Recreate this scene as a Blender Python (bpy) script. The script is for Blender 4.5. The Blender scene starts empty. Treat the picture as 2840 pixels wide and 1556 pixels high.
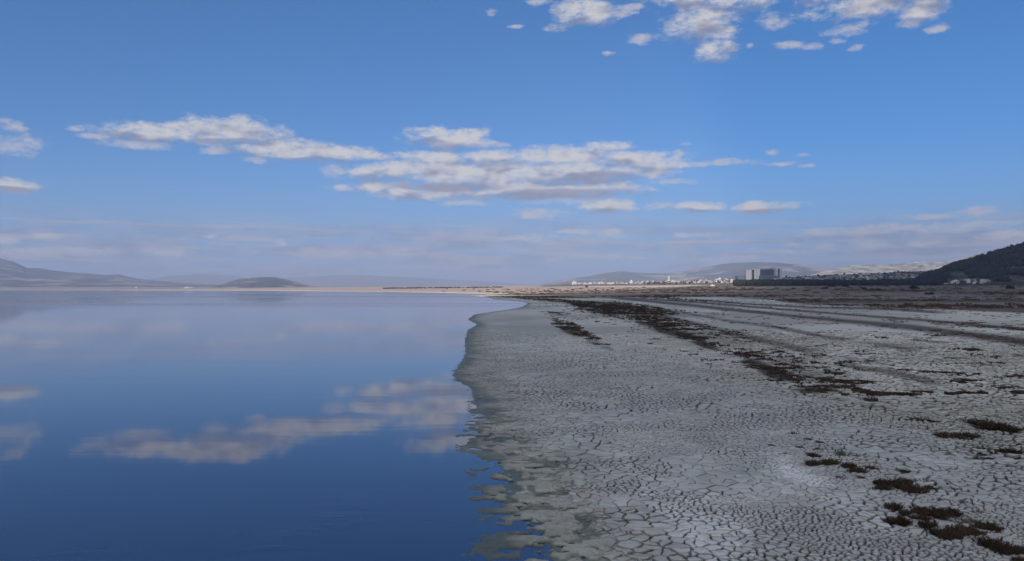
import bpy, bmesh, math, random
import numpy as np
from mathutils import Vector, geometry

random.seed(7)
RNG = np.random.default_rng(7)
sc = bpy.context.scene
COL = sc.collection
R = math.radians

# ---------------------------------------------------------------- camera
PW, PH, FPX, HOR, CAMH = 2840.0, 1556.0, 2229.0, 803.0, 3.0
cam_d = bpy.data.cameras.new('camera')
cam = bpy.data.objects.new('camera', cam_d); COL.objects.link(cam)
cam.location = (0, 0, CAMH); cam.rotation_euler = (R(90), 0, 0)
cam_d.sensor_width = 36.0; cam_d.lens = 36.0 * FPX / PW
cam_d.shift_y = (HOR - PH / 2) / PW
cam_d.clip_start = 0.1; cam_d.clip_end = 90000
sc.camera = cam

# ---------------------------------------------------------------- light
SUN_EL, SUN_ROT = 36.0, 207.0          # degrees; rotation clockwise from +Y: behind the camera, a little left
sun_dir = Vector((math.sin(R(SUN_ROT)) * math.cos(R(SUN_EL)), math.cos(R(SUN_ROT)) * math.cos(R(SUN_EL)), math.sin(R(SUN_EL))))
sd_ = bpy.data.lights.new('sun', 'SUN'); sun = bpy.data.objects.new('sun', sd_); COL.objects.link(sun)
sd_.energy = 4.6; sd_.angle = R(0.5); sd_.color = (1.0, 0.93, 0.84)
sun.rotation_euler = sun_dir.to_track_quat('Z', 'Y').to_euler()
sun.location = (0, 0, 60)

vs = sc.view_settings
vs.view_transform = 'Standard'; vs.look = 'None'; vs.gamma = 1.0; vs.use_curve_mapping = False
vs.exposure = 0.0
sc.cycles.use_denoising = True
sc.cycles.max_bounces = 6; sc.cycles.diffuse_bounces = 3; sc.cycles.glossy_bounces = 3
sc.cycles.volume_bounces = 1; sc.cycles.transparent_max_bounces = 8
sc.cycles.caustics_reflective = False; sc.cycles.caustics_refractive = False


class NT:
    """small helper to write node trees"""
    def __init__(s, tree): s.t = tree
    def n(s, typ, **kw):
        nd = s.t.nodes.new(typ)
        for k, v in kw.items(): setattr(nd, k, v)
        return nd
    def link(s, a, b): s.t.links.new(a, b)
    def setin(s, sock, v):
        if isinstance(v, bpy.types.NodeSocket): s.t.links.new(v, sock)
        else: sock.default_value = v
    def m(s, op, a, b=None, c=None, clamp=False):
        nd = s.n('ShaderNodeMath', operation=op); nd.use_clamp = clamp
        for i, v in enumerate((a, b, c)):
            if v is not None: s.setin(nd.inputs[i], v)
        return nd.outputs[0]
    def v(s, op, a, b=None, c=None):
        nd = s.n('ShaderNodeVectorMath', operation=op)
        for i, x in enumerate((a, b, c)):
            if x is not None:
                if op == 'SCALE' and i == 1: s.setin(nd.inputs['Scale'], x)
                else: s.setin(nd.inputs[i], x)
        return nd.outputs['Value'] if op in ('DOT_PRODUCT', 'LENGTH', 'DISTANCE') else nd.outputs[0]
    def comb(s, x, y, z):
        nd = s.n('ShaderNodeCombineXYZ')
        for i, v in enumerate((x, y, z)): s.setin(nd.inputs[i], v)
        return nd.outputs[0]
    def noise(s, vec, scale, detail=4, rough=.55, lac=2.0, out=0, dist=0.0):
        nd = s.n('ShaderNodeTexNoise'); s.setin(nd.inputs['Vector'], vec)
        nd.inputs['Scale'].default_value = scale; nd.inputs['Detail'].default_value = detail
        nd.inputs['Roughness'].default_value = rough; nd.inputs['Lacunarity'].default_value = lac
        nd.inputs['Distortion'].default_value = dist
        return nd.outputs[out]
    def rng(s, val, a, b, c=0.0, d=1.0, smooth=False):
        nd = s.n('ShaderNodeMapRange'); nd.interpolation_type = 'SMOOTHSTEP' if smooth else 'LINEAR'
        for i, x in enumerate((val, a, b, c, d)): s.setin(nd.inputs[i], x)
        return nd.outputs[0]
    def mix(s, f, a, b, blend='MIX'):
        nd = s.n('ShaderNodeMix', data_type='RGBA', blend_type=blend)
        s.setin(nd.inputs[0], f)
        for i, x in ((6, a), (7, b)):
            if isinstance(x, tuple) and len(x) == 3: x = (*x, 1)
            s.setin(nd.inputs[i], x)
        return nd.outputs[2]


# ---------------------------------------------------------------- sky
# scattered clouds: centre x, centre y, half width, half height (in photo pixels, i.e. directions)
CL_STRONG = [
 (25,345,34,15),(30,515,62,20),(430,366,135,22),(500,356,42,22),(634,364,135,36),(386,402,82,12),(800,414,150,28),(900,424,150,22),
 (716,446,30,10),(937,478,55,19),(1146,360,28,10),(1240,383,112,26),(1334,399,85,12),(1317,366,45,14),
 (1330,482,280,44),(1610,474,240,40),(1450,527,310,28),(1560,560,120,12),(1207,437,100,20),(1350,434,80,20),(1075,476,92,24),(1268,482,210,30),(1047,515,62,16),(1268,522,260,26),(1685,405,72,14),(1558,434,175,25),
 (1751,445,135,24),(1889,425,44,14),(1916,454,62,9),(2004,446,54,10),(2090,448,36,11),(1530,489,205,26),(1585,522,195,22),(1729,512,48,9),
 (1152,542,62,18),(1295,565,78,10),(1503,536,135,20),(1679,570,82,22),(1938,576,68,16),(2115,576,82,16),
 (1701,648,46,12),(2412,683,46,15),(2296,678,26,10),(2200,679,28,9),
 (1620,33,80,36),(1538,79,36,12),(1951,70,92,42),(1788,105,54,16),(1980,140,58,26),(2150,58,46,26),(2417,14,135,28),(2551,20,58,34),(2500,-35,190,40),
 (2040,-30,210,45),(1497,4,46,11),(2033,80,42,12),(2615,73,26,11),
]
CL_BASE = [(1570,538,210,19),(1420,546,150,14),(1690,492,120,17),(1240,517,190,13),(1680,585,70,9),(1935,588,60,8),(2110,587,70,8),(30,528,60,10),(640,394,110,10),(860,444,170,8)]   # grey flat bases
CL_FAINT = [
 (40,402,68,28),(200,355,22,8),(260,377,48,9),(600,421,44,10),(1040,436,72,11),(956,520,32,10),(2164,454,42,7),(2230,458,24,5),(2145,421,17,8),
 (2230,426,20,6),(1902,399,22,6),(1833,476,74,8),(1883,504,54,9),(1503,590,80,17),(1828,570,44,13),(1470,661,100,11),(1585,643,70,8),
 (1916,650,60,8),(2296,639,70,10),(2522,633,210,12),(2688,622,170,11),(2710,587,56,11),(2550,600,90,8),(2787,648,50,12),(2572,675,46,12),
 (231,697,100,14),(468,700,110,11),(66,702,100,17),(116,655,40,9),(910,705,110,15),(766,675,22,9),(1124,700,60,13),(587,655,24,7),(11,669,40,12),
 (1366,29,18,9),(1700,35,56,15),(2359,44,50,11),(2196,125,44,10),(2272,122,26,10),(2330,108,22,9),(2371,131,22,9),(2082,128,14,7),
 (2528,61,30,16),(1684,146,20,8),(2359,82,66,14),(1720,22,70,10),(1430,75,20,6),(2000,716,140,9),(2150,700,120,8),(1640,716,160,9),
]

CL_FAINT += [c for c in CL_STRONG if c[3] < 14 or c[2] < 56]       # the small ones are thin and soft
CL_STRONG = [c for c in CL_STRONG if not (c[3] < 14 or c[2] < 56)]

def azel(px, py):
    u = (px - PW / 2) / FPX; v = (HOR - py) / FPX
    az = math.atan(u); return az, math.atan(v * math.cos(az))

world = bpy.data.worlds.new('World'); sc.world = world; world.use_nodes = True
W = NT(world.node_tree)
for nd in list(world.node_tree.nodes): world.node_tree.nodes.remove(nd)
wout = W.n('ShaderNodeOutputWorld')
BGS = 0.12
geo = W.n('ShaderNodeTexCoord')
dirv = W.v('NORMALIZE', geo.outputs['Generated'])
sep = W.n('ShaderNodeSeparateXYZ'); W.link(dirv, sep.inputs[0])
SX, SY, SZ = sep.outputs
# the lowest few degrees of the clear sky are read a little higher up (the air box adds its own haze there)
zz = W.m('MULTIPLY_ADD', W.m('MAXIMUM', SZ, 0.0), .88, .105)
sky = W.n('ShaderNodeTexSky', sky_type='NISHITA'); sky.sun_disc = False
sky.sun_elevation = R(SUN_EL); sky.sun_rotation = R(SUN_ROT); sky.altitude = 850
sky.air_density = 1.0; sky.dust_density = 0.25; sky.ozone_density = 4.0
W.link(W.comb(SX, SY, zz), sky.inputs[0])
hs = W.n('ShaderNodeHueSaturation'); W.link(sky.outputs[0], hs.inputs['Color'])
hs.inputs['Saturation'].default_value = 1.2; hs.inputs['Value'].default_value = 1.02
sky_col = W.mix(1.0, hs.outputs[0], (1.0, 1.0, 1.06), 'MULTIPLY')

az = W.m('ARCTAN2', SX, SY)
el = W.m('ARCSINE', SZ)

kg = 1.0 / BGS
# the clear sky pales towards the horizon
sky_col = W.mix(W.rng(el, .02, .19, .72, 0, True), sky_col, tuple(c * kg for c in (.235, .375, .575)))

def noise2(vec, scale, detail, rough, out=0):
    o = W.noise(vec, scale, detail, rough, out=out); o.node.noise_dimensions = '2D'; return o

sq = W.comb(az, W.m('MULTIPLY', el, 2.1), 0.0)          # clouds are wider than tall
warp = W.v('SUBTRACT', noise2(sq, 16, 3, .55, out=1), (.5, .5, .5))
n_hi = W.m('MULTIPLY', W.m('SUBTRACT', noise2(sq, 85, 6, .68), .5), 2.1)
n_lo = W.m('MULTIPLY', W.m('SUBTRACT', noise2(sq, 30, 4, .6), .5), 2.7)
n_b = W.m('MULTIPLY', noise2(sq, 24, 2, .5), 2.7)
n_up = W.m('MULTIPLY', noise2(W.v('ADD', sq, (-.004, .018, 0)), 24, 2, .5), 2.7)
nn = W.m('ADD', n_lo, n_hi)
WX, WY = .026, .010
pw = W.v('MULTIPLY_ADD', warp, (WX, WY, 0), W.comb(az, el, 0.0))
sp = W.n('ShaderNodeSeparateXYZ'); W.link(pw, sp.inputs[0])
UPX, UPY = -.002, .0075
PX = W.comb(sp.outputs[0], W.m('ADD', sp.outputs[0], UPX), 0.0)   # the point itself and one a little higher up
PY = W.comb(sp.outputs[1], W.m('ADD', sp.outputs[1], UPY), 0.0)
st = noise2(W.comb(W.m('MULTIPLY', az, 5.0), W.m('MULTIPLY', el, 75.0), 0.0), 1.0, 4, .55)
d_str = W.m('MULTIPLY', W.rng(st, .30, .66, .10, .85, True), W.m('MULTIPLY', W.rng(el, .045, .105, 1, 0, True), W.rng(el, .0, .02, .8, 1)))
def sc3(c): return tuple(x * kg for x in c)
base_col = W.mix(d_str, sky_col, W.mix(W.rng(noise2(sq, 24, 3, .6), .42, .62, 0, 1, True), sc3((.262, .300, .430)), sc3((.375, .378, .490))))
st2 = noise2(W.comb(W.m('MULTIPLY', az, 8.0), W.m('MULTIPLY', el, 130.0), 0.0), 1.0, 5, .6)
d_st2 = W.m('MULTIPLY', W.rng(st2, .47, .68, 0, .75, True), W.m('MULTIPLY', W.rng(el, .055, .100, 1, 0, True), W.rng(el, .010, .030, .15, 1)))
base_col = W.mix(d_st2, base_col, sc3((.455, .45, .535)))
C_FAINT = sc3((.545, .542, .61)); C_SH = sc3((.262, .275, .390)); C_LT = sc3((.640, .630, .655)); C_GEN = sc3((.60, .60, .66))

def background(T, c):
    b = T.n('ShaderNodeBackground'); T.setin(b.inputs[0], c); b.inputs[1].default_value = BGS
    return b.outputs[0]

def near(lst, a0, a1, e0, e1):
    out = []
    for cx, cy, rx, ry in lst:
        a, e = azel(cx, cy); mx = 1.85 * rx / FPX + WX / 2 + .003; my = 1.85 * ry / FPX + WY / 2 + .008
        if a + mx > a0 and a - mx < a1 and e + my > e0 and e - my < e1: out.append((a, e, FPX / rx, FPX / ry))
    return out

SHARED = (('pw', 'NodeSocketVector', pw), ('PX', 'NodeSocketVector', PX), ('PY', 'NodeSocketVector', PY), ('nn', 'NodeSocketFloat', nn),
          ('dn', 'NodeSocketFloat', W.m('SUBTRACT', n_b, n_up)), ('base', 'NodeSocketColor', base_col))

def tile(a0, a1, e0, e1):
    """one piece of the sky: only the clouds that reach into it are evaluated there"""
    g = bpy.data.node_groups.new('sky_tile', 'ShaderNodeTree')
    for nm, typ, _ in SHARED: g.interface.new_socket(nm, in_out='INPUT', socket_type=typ)
    g.interface.new_socket('sky', in_out='OUTPUT', socket_type='NodeSocketShader')
    T = NT(g); gi = T.n('NodeGroupInput'); go = T.n('NodeGroupOutput')
    pw_, PX_, PY_, nn_, dn_, col = [gi.outputs[i] for i in range(6)]
    for lst, kind in ((CL_FAINT, 0), (CL_STRONG, 1)):
        hit = near(lst, a0, a1, e0, e1)
        if not hit: continue
        cur = None
        for a, e, ia, ie in hit:
            if kind:
                dx = T.v('MULTIPLY_ADD', PX_, (ia, ia, 0), (-a * ia, -a * ia, 0))
                dy = T.v('MULTIPLY_ADD', PY_, (ie, ie, 0), (-e * ie, -e * ie, 0))
                d = T.v('MULTIPLY_ADD', dy, dy, T.v('MULTIPLY', dx, dx))
                cur = d if cur is None else T.v('MINIMUM', cur, d)
            else:
                q = T.v('MULTIPLY_ADD', pw_, (ia, ie, 0), (-a * ia, -e * ie, 0))
                d = T.v('DOT_PRODUCT', q, q)
                cur = d if cur is None else T.m('MINIMUM', cur, d)
        if kind:
            s_ = T.n('ShaderNodeSeparateXYZ'); T.link(T.v('MINIMUM', cur, (4, 4, 4)), s_.inputs[0])
            f0 = T.m('SUBTRACT', 1.0, s_.outputs[0]); f1 = T.m('SUBTRACT', 1.0, s_.outputs[1])
            ds = T.m('ADD', f0, nn_)
            dens = T.rng(ds, -.75, 1.2, 0, .96, True)
            slope = T.m('ADD', T.m('MULTIPLY', T.m('SUBTRACT', f0, f1), .55), T.m('MULTIPLY', dn_, .85))
            lit = T.rng(T.m('MULTIPLY_ADD', nn_, .10, slope), -.75, .42, .05, 1, True)
            for a, e, ia, ie in near(CL_BASE, a0, a1, e0, e1):
                q = T.v('MULTIPLY_ADD', pw_, (ia, ie, 0), (-a * ia, -e * ie, 0))
                lit = T.m('MULTIPLY', lit, T.rng(T.m('MULTIPLY_ADD', nn_, -.16, T.v('DOT_PRODUCT', q, q)), .25, 1.25, .22, 1, True))
            col = T.mix(dens, col, T.mix(lit, C_SH, C_LT))
        else:
            f = T.m('SUBTRACT', 1.0, T.m('MINIMUM', cur, 4.0))
            dens = T.rng(T.m('ADD', f, T.m('MULTIPLY', nn_, 1.1)), -.35, 1.6, 0, .80, True)
            col = T.mix(dens, col, C_FAINT)
    T.link(background(T, col), go.inputs[0])
    nd = W.n('ShaderNodeGroup'); nd.node_tree = g
    for i, (_, _, s_) in enumerate(SHARED): W.link(s_, nd.inputs[i])
    return nd.outputs[0]

def split(a0, a1, e0, e1, depth):
    if depth == 0: return tile(a0, a1, e0, e1)
    mx = W.n('ShaderNodeMixShader')
    if depth % 2:
        m_ = (a0 + a1) / 2; f = W.m('GREATER_THAN', az, m_)
        lo = split(a0, m_, e0, e1, depth - 1); hi = split(m_, a1, e0, e1, depth - 1)
    else:
        m_ = (e0 + e1) / 2; f = W.m('GREATER_THAN', el, m_)
        lo = split(a0, a1, e0, m_, depth - 1); hi = split(a0, a1, m_, e1, depth - 1)
    W.link(f, mx.inputs[0]); W.link(lo, mx.inputs[1]); W.link(hi, mx.inputs[2])
    return mx.outputs[0]

A1, E1 = .66, .42
front = split(-A1, A1, 0.0, E1, 5)
# the rest of the sky, round and behind the view: the same kind of scattered clouds
zc = W.m('MAXIMUM', SZ, .03)
pl = W.comb(W.m('DIVIDE', SX, zc), W.m('DIVIDE', SY, zc), 0.0)
gen = W.rng(noise2(pl, 1.1, 5, .58), .50, .64, 0, .93, True)
edge = W.m('MAXIMUM', W.rng(W.m('ABSOLUTE', az), A1, A1 + .1, 0, 1, True), W.rng(el, E1, E1 + .1, 0, 1, True))
d_gen = W.m('MULTIPLY', W.m('MULTIPLY', gen, edge), W.rng(el, .02, .12, 0, 1, True))
rest = background(W, W.mix(d_gen, base_col, C_GEN))
mx = W.n('ShaderNodeMixShader')
inside = W.m('MULTIPLY', W.m('LESS_THAN', W.m('ABSOLUTE', az), A1), W.m('MULTIPLY', W.m('LESS_THAN', el, E1), W.m('GREATER_THAN', el, -.002)))
W.link(inside, mx.inputs[0]); W.link(rest, mx.inputs[1]); W.link(front, mx.inputs[2])
W.link(mx.outputs[0], wout.inputs[0])
world.cycles.sampling_method = 'MANUAL'; world.cycles.sample_map_resolution = 512


# ================================================================ helpers
def lin(c): return c
def tag(o, label=None, cat=None, group=None, kind=None):
    if label: o['label'] = label
    if cat: o['category'] = cat
    if group: o['group'] = group
    if kind: o['kind'] = kind
    return o

def mesh_np(name, V, F, mats=None, smooth=False, mat_idx=None, parent=None, loc=None):
    """V (n,3); F: list of int arrays (m,k), k = 3 or 4 or more"""
    me = bpy.data.meshes.new(name)
    V = np.asarray(V, dtype=np.float32)
    F = [np.asarray(f, dtype=np.int32) for f in F if len(f)]
    me.vertices.add(len(V)); me.vertices.foreach_set('co', V.ravel())
    nl = sum(f.size for f in F); nf = sum(len(f) for f in F)
    me.loops.add(nl); me.polygons.add(nf)
    me.loops.foreach_set('vertex_index', np.concatenate([f.ravel() for f in F]))
    tot = np.concatenate([np.full(len(f), f.shape[1], np.int32) for f in F])
    st_ = np.concatenate(([0], np.cumsum(tot)[:-1])).astype(np.int32)
    me.polygons.foreach_set('loop_start', st_)
    if smooth: me.polygons.foreach_set('use_smooth', np.ones(nf, dtype=bool))
    if mat_idx is not None: me.polygons.foreach_set('material_index', np.asarray(mat_idx, np.int32))
    for m_ in (mats if isinstance(mats, (list, tuple)) else [mats]):
        if m_: me.materials.append(m_)
    me.update(calc_edges=True); me.validate()
    o = bpy.data.objects.new(name, me); COL.objects.link(o)
    if parent: o.parent = parent
    if loc is not None: o.location = loc
    return o

def set_col(o, name, C):
    at = o.data.attributes.new(name, 'FLOAT_COLOR', 'POINT')
    C = np.asarray(C, np.float32)
    if C.shape[1] == 3: C = np.concatenate([C, np.ones((len(C), 1), np.float32)], 1)
    at.data.foreach_set('color', C.ravel())

def empty(name, loc, rz=0):
    o = bpy.data.objects.new(name, None); COL.objects.link(o); o.location = loc; o.rotation_euler = (0, 0, rz)
    o.empty_display_size = .2
    return o

def copy_tree(o, parent=None):
    c = o.copy(); COL.objects.link(c); c.parent = parent
    for ch in list(o.children): copy_tree(ch, c)
    return c

def _hash(ix, iy, seed):
    h = (ix.astype(np.int64) * 374761393 + iy.astype(np.int64) * 668265263 + seed * 974634777) & 0xFFFFFFFF
    h = ((h ^ (h >> 13)) * 1274126177) & 0xFFFFFFFF
    return ((h ^ (h >> 16)) & 0xFFFFFF) / float(0xFFFFFF)

def vnoise(x, y, seed=0):
    x = np.asarray(x, float); y = np.asarray(y, float)
    ix = np.floor(x); iy = np.floor(y); fx = x - ix; fy = y - iy
    fx = fx * fx * (3 - 2 * fx); fy = fy * fy * (3 - 2 * fy)
    a = _hash(ix, iy, seed); b = _hash(ix + 1, iy, seed); c = _hash(ix, iy + 1, seed); d = _hash(ix + 1, iy + 1, seed)
    return (a + (b - a) * fx) * (1 - fy) + (c + (d - c) * fx) * fy

def fbm(x, y, oct=4, seed=0, gain=.5):
    s = 0; a = 1; t = 0
    for i in range(oct):
        s = s + a * vnoise(x * 2 ** i + 17.3 * i, y * 2 ** i - 9.1 * i, seed + i); t += a; a *= gain
    return s / t

def sstep(a, b, x):
    t = np.clip((x - a) / (b - a), 0, 1); return t * t * (3 - 2 * t)

def unproj(px, py, z=0.0):
    d = (CAMH - z) * FPX / (py - HOR)
    return ((px - PW / 2) / FPX * d, d)

def proj(x, y, z):
    y = np.maximum(y, .5)
    return PW / 2 + FPX * x / y, HOR - FPX * (z - CAMH) / y

# ---------------------------------------------------------------- shape of the land
SHORE_PX = [(1447,1556),(1401,1501),(1441,1472),(1452,1429),(1412,1400),(1372,1386),(1398,1357),(1412,1334),(1374,1317),(1412,1285),(1398,1265),
 (1332,1245),(1312,1210),(1327,1180),(1338,1150),(1321,1130),(1313,1101),(1307,1078),(1268,1055),(1256,1041),(1277,1007),(1293,981),(1289,949),
 (1298,915),(1322,900),(1295,886),(1315,872),(1401,860),(1447,852),(1464,841),(1447,837),(1372,830),(1352,824),(1296,820),(1345,817.5),(1330,815.5),
 (1200,812),(1010,808.6),(700,806),(330,805),(0,804.4)]
shore = [unproj(*p) for p in SHORE_PX]
lake_poly = [(-9000, -2500), (0, -2500), (25, -400), (5, -40), (2.4, -5), (1.4, 2), (.6, 6)] + shore + [(-9000, 6500)]
LP = np.array(lake_poly)
SEG_A = LP[1:-1][:-1]; SEG_B = LP[1:-1][1:]

def shore_sd(x, y):
    """distance to the water's edge, positive on land"""
    x = np.asarray(x, float); y = np.asarray(y, float); sh = x.shape; x = x.ravel(); y = y.ravel()
    best = np.full(x.shape, 1e18)
    for (ax, ay), (bx, by) in zip(SEG_A, SEG_B):
        dx, dy = bx - ax, by - ay
        t = np.clip(((x - ax) * dx + (y - ay) * dy) / (dx * dx + dy * dy), 0, 1)
        best = np.minimum(best, (x - ax - t * dx) ** 2 + (y - ay - t * dy) ** 2)
    ins = np.zeros(x.shape, bool)
    n = len(LP)
    for i in range(n):
        x1, y1 = LP[i]; x2, y2 = LP[(i + 1) % n]
        if y1 == y2: continue
        c = ((y1 > y) != (y2 > y)) & (x < (x2 - x1) * (y - y1) / (y2 - y1) + x1)
        ins ^= c
    d = np.sqrt(best)
    return np.where(ins, -d, d).reshape(sh)

def lumps(x, y, sd):
    """soft mounds of wet mud along the water's edge"""
    d = np.hypot(x, y); k = sstep(2.3, .5, sd) * sstep(-1.2, -.1, sd) * (.25 * sstep(60, 30, d) + .75 * sstep(23, 13, d))
    pads = sstep(.42, .53, fbm(x / .24, y / .21, 3, 201))
    return k * (.028 * pads - .011 + (fbm(x / .9, y / .9, 2, 202) - .5) * .022)

def base_h(x, y, sd=None):
    x = np.asarray(x, float); y = np.asarray(y, float)
    if sd is None: sd = shore_sd(x, y)
    d = np.hypot(x, y)
    land = .05 * (1 - np.exp(-np.maximum(sd, 0) / 1.5)) + .0025 * np.clip(sd, 0, 60)
    t = (np.minimum(d, 3200) - 300) / 160.0
    rise = .0074 * 160 * np.where(t > 20, t, np.log1p(np.exp(np.minimum(t, 20))))
    rise = np.minimum(rise, .013 * np.maximum(sd - 4, 0))
    rise = rise * (.92 + .16 * fbm(x / 260, y / 260, 3, 5))
    lake = -np.minimum(.006 + .022 * np.abs(sd), 1.6)
    return np.where(sd >= 0, land + rise, lake) + lumps(x, y, sd)

# hills: crest line in photo pixels, distance, depth in front of and behind the crest, roughness
HILLS = {
 'forested_hill': dict(D=1900, W1=560, W2=900, crest=[(2480,800),(2530,786),(2566,769),(2612,750),(2632,739),(2652,731),(2685,724),(2724,711),(2764,701),(2804,688),(2840,680),(2960,640),(3150,605),(3400,610),(3700,690),(4000,790)], rough=.07, p=1.25),
 'town_slope': dict(D=2950, W1=950, W2=900, crest=[(1440,797),(1540,791),(1600,788),(1700,786),(1800,783),(1900,780),(2000,777),(2070,775),(2200,768),(2300,762),(2400,759),(2500,754),(2600,750),(2800,742),(3100,760),(3300,800)], rough=.06, p=1.1),
 'chalk_hill': dict(D=5200, W1=1900, W2=1500, crest=[(2080,795),(2180,776),(2250,762),(2313,745),(2355,735),(2424,733),(2483,733),(2538,726),(2620,725),(2665,718),(2701,707),(2800,690),(2950,690),(3200,720),(3500,795)], rough=.10, p=1.15),
 'grey_mountain': dict(D=11500, W1=5200, W2=3000, crest=[(1440,800),(1500,790),(1560,776),(1640,765),(1680,757),(1720,752),(1760,756),(1800,758),(1850,758),(1900,752),(1930,744),(1960,741),(2000,733),(2040,729),(2100,727),(2160,729),(2220,735),(2300,743),(2400,752),(2600,765),(2900,790),(3000,800)], rough=.10, p=1.7),
 'lakeside_mountain': dict(D=9600, W1=4600, W2=3000, crest=[(-900,780),(-600,735),(-300,700),(-120,700),(0,716),(36,725),(56,734),(75,743),(112,744),(145,750),(196,755),(240,757),(268,761),(293,763),(330,761),(358,768),(386,773),(430,779),(520,785),(640,792),(760,800)], rough=.09, p=1.9),
 'small_round_hill': dict(D=6200, W1=1500, W2=1300, crest=[(560,800),(610,790),(646,779),(671,772),(720,769),(759,768),(790,774),(840,787),(886,796),(920,801)], rough=.09, p=1.0),
 'far_range': dict(D=21000, W1=5000, W2=3000, crest=[(200,795),(330,785),(400,776),(480,764),(560,760),(640,765),(690,773),(760,776),(800,770),(900,765),(960,762),(1010,762),(1060,766),(1150,770),(1250,776),(1400,783),(1520,795),(1600,800)], rough=.07, p=1.2),
}

def hill_h(name, x, y):
    h = HILLS[name]; y = np.maximum(np.asarray(y, float), 1.0); x = np.asarray(x, float)
    px = PW / 2 + FPX * x / y
    cp = np.array(h['crest'], float)
    cpy = np.interp(px, cp[:, 0], cp[:, 1], left=830, right=830)
    D = h['D']; zc = CAMH + (HOR - cpy) / FPX * D
    t = np.where(y < D, (D - y) / h['W1'], (y - D) / h['W2'])
    f = np.clip(1 - t, 0, 1) ** h['p']
    s_ = D / 14.0
    g = fbm(x / s_, y / (s_ * 2.2), 5, 31) - .5
    g2 = np.abs(fbm(x / (s_ * .45), y / (s_ * 1.4), 4, 77) - .5)
    prom = np.maximum(zc, 0)
    bump = prom * h['rough'] * (1.6 * g - 1.5 * g2) * np.minimum(1, 6 * t) * np.sqrt(np.maximum(f, 0))
    return np.where(f > 0, zc * f + bump, -50.0) - 3.0 * (1 - np.minimum(f * 8, 1))

def land_h(x, y):
    z = base_h(x, y)
    for nm in ('forested_hill', 'town_slope', 'chalk_hill', 'grey_mountain', 'lakeside_mountain', 'small_round_hill'): z = np.maximum(z, hill_h(nm, x, y))
    return z

def hit(px, py, dmin=6, dmax=15000):
    """first point of the land on the ray through a pixel"""
    def dz(D): return land_h((px - PW / 2) / FPX * D, D) - (CAMH + (HOR - py) / FPX * D)
    D = np.geomspace(dmin, dmax, 160); e = dz(D); i = np.nonzero(e > 0)[0]
    if not len(i): return None
    lo, hi_ = (D[max(i[0] - 1, 0)], D[i[0]])
    D = np.linspace(lo, hi_, 24); e = dz(D); i = np.nonzero(e > 0)[0]; d = D[i[0]] if len(i) else hi_
    x = (px - PW / 2) / FPX * d
    return (x, d, float(land_h(np.array([x]), np.array([d]))[0]))

# ================================================================ materials
def new_mat(name):
    m_ = bpy.data.materials.new(name); m_.use_nodes = True
    T = NT(m_.node_tree); b = m_.node_tree.nodes['Principled BSDF']
    b.inputs['Specular IOR Level'].default_value = .25
    return m_, T, b

def plain(name, c, rough=.85, var=.18, scale=8.0, spec=.2, bump=0.0):
    m_, T, b = new_mat(name)
    tc = T.n('ShaderNodeTexCoord')
    n1 = T.noise(tc.outputs['Object'], scale, 5, .6)
    f = T.rng(n1, .25, .75, 1 - var, 1 + var)
    cc = T.v('SCALE', (*c,), f)
    T.link(cc, b.inputs['Base Color']); b.inputs['Roughness'].default_value = rough; b.inputs['Specular IOR Level'].default_value = spec
    if bump:
        bn = T.n('ShaderNodeBump'); bn.inputs['Strength'].default_value = .6; bn.inputs['Distance'].default_value = bump
        T.link(n1, bn.inputs['Height']); T.link(bn.outputs[0], b.inputs['Normal'])
    return m_

def ground_material(cracks):
    m_, T, b = new_mat('dry_mud' if not cracks else 'lake_shore_ground')
    g = T.n('ShaderNodeNewGeometry'); pos = g.outputs['Position']
    at = T.n('ShaderNodeAttribute'); at.attribute_name = 'Col'
    col = at.outputs['Color']
    sp_ = T.n('ShaderNodeSeparateXYZ'); T.link(pos, sp_.inputs[0])
    n_s = T.noise(pos, 9.0, 6, .65); n_m = T.noise(pos, .9, 5, .6); n_l = T.noise(pos, .09, 5, .6)
    f = T.m('MULTIPLY', T.rng(n_s, .2, .8, .80, 1.18), T.m('MULTIPLY', T.rng(n_m, .25, .75, .84, 1.14), T.rng(n_l, .25, .75, .86, 1.14)))
    if cracks:
        dist = T.v('LENGTH', T.comb(sp_.outputs[0], sp_.outputs[1], 0.0))
        vo = T.n('ShaderNodeTexVoronoi', feature='DISTANCE_TO_EDGE'); vo.voronoi_dimensions = '2D'; vo.inputs['Scale'].default_value = 7.0
        wv = T.v('MULTIPLY_ADD', T.noise(pos, 4.0, 3, .6, out=1), (.09, .09, 0), pos)
        T.link(wv, vo.inputs['Vector'])
        crack = T.rng(vo.outputs['Distance'], .02, .085, 1, 0)
        near_ = T.m('MULTIPLY', T.rng(dist, 90, 300, 1, 0), at.outputs['Alpha'])
        ck = T.m('MULTIPLY', crack, T.m('MULTIPLY', near_, T.rng(n_m, .35, .6, .5, 1.15)))
        f = T.m('MULTIPLY', f, T.m('SUBTRACT', 1.0, T.m('MULTIPLY', ck, .60)))
    c2 = T.v('SCALE', col, f)
    wet = T.rng(T.m('ADD', sp_.outputs[2], T.m('MULTIPLY', T.m('SUBTRACT', n_m, .5), .05)), .002, .036, 1, 0, True)
    c3 = T.mix(wet, c2, T.mix(1.0, c2, (.30, .33, .27), 'MULTIPLY'))
    T.link(c3, b.inputs['Base Color'])
    T.link(T.rng(wet, 0, 1, .92, .42), b.inputs['Roughness'])
    bn = T.n('ShaderNodeBump'); bn.inputs['Strength'].default_value = .5; bn.inputs['Distance'].default_value = .02
    T.link(T.m('ADD', n_s, T.m('MULTIPLY', n_m, 2.0)), bn.inputs['Height']); T.link(bn.outputs[0], b.inputs['Normal'])
    return m_

M_GROUND = ground_material(True)
M_PLATE = ground_material(False)

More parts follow.
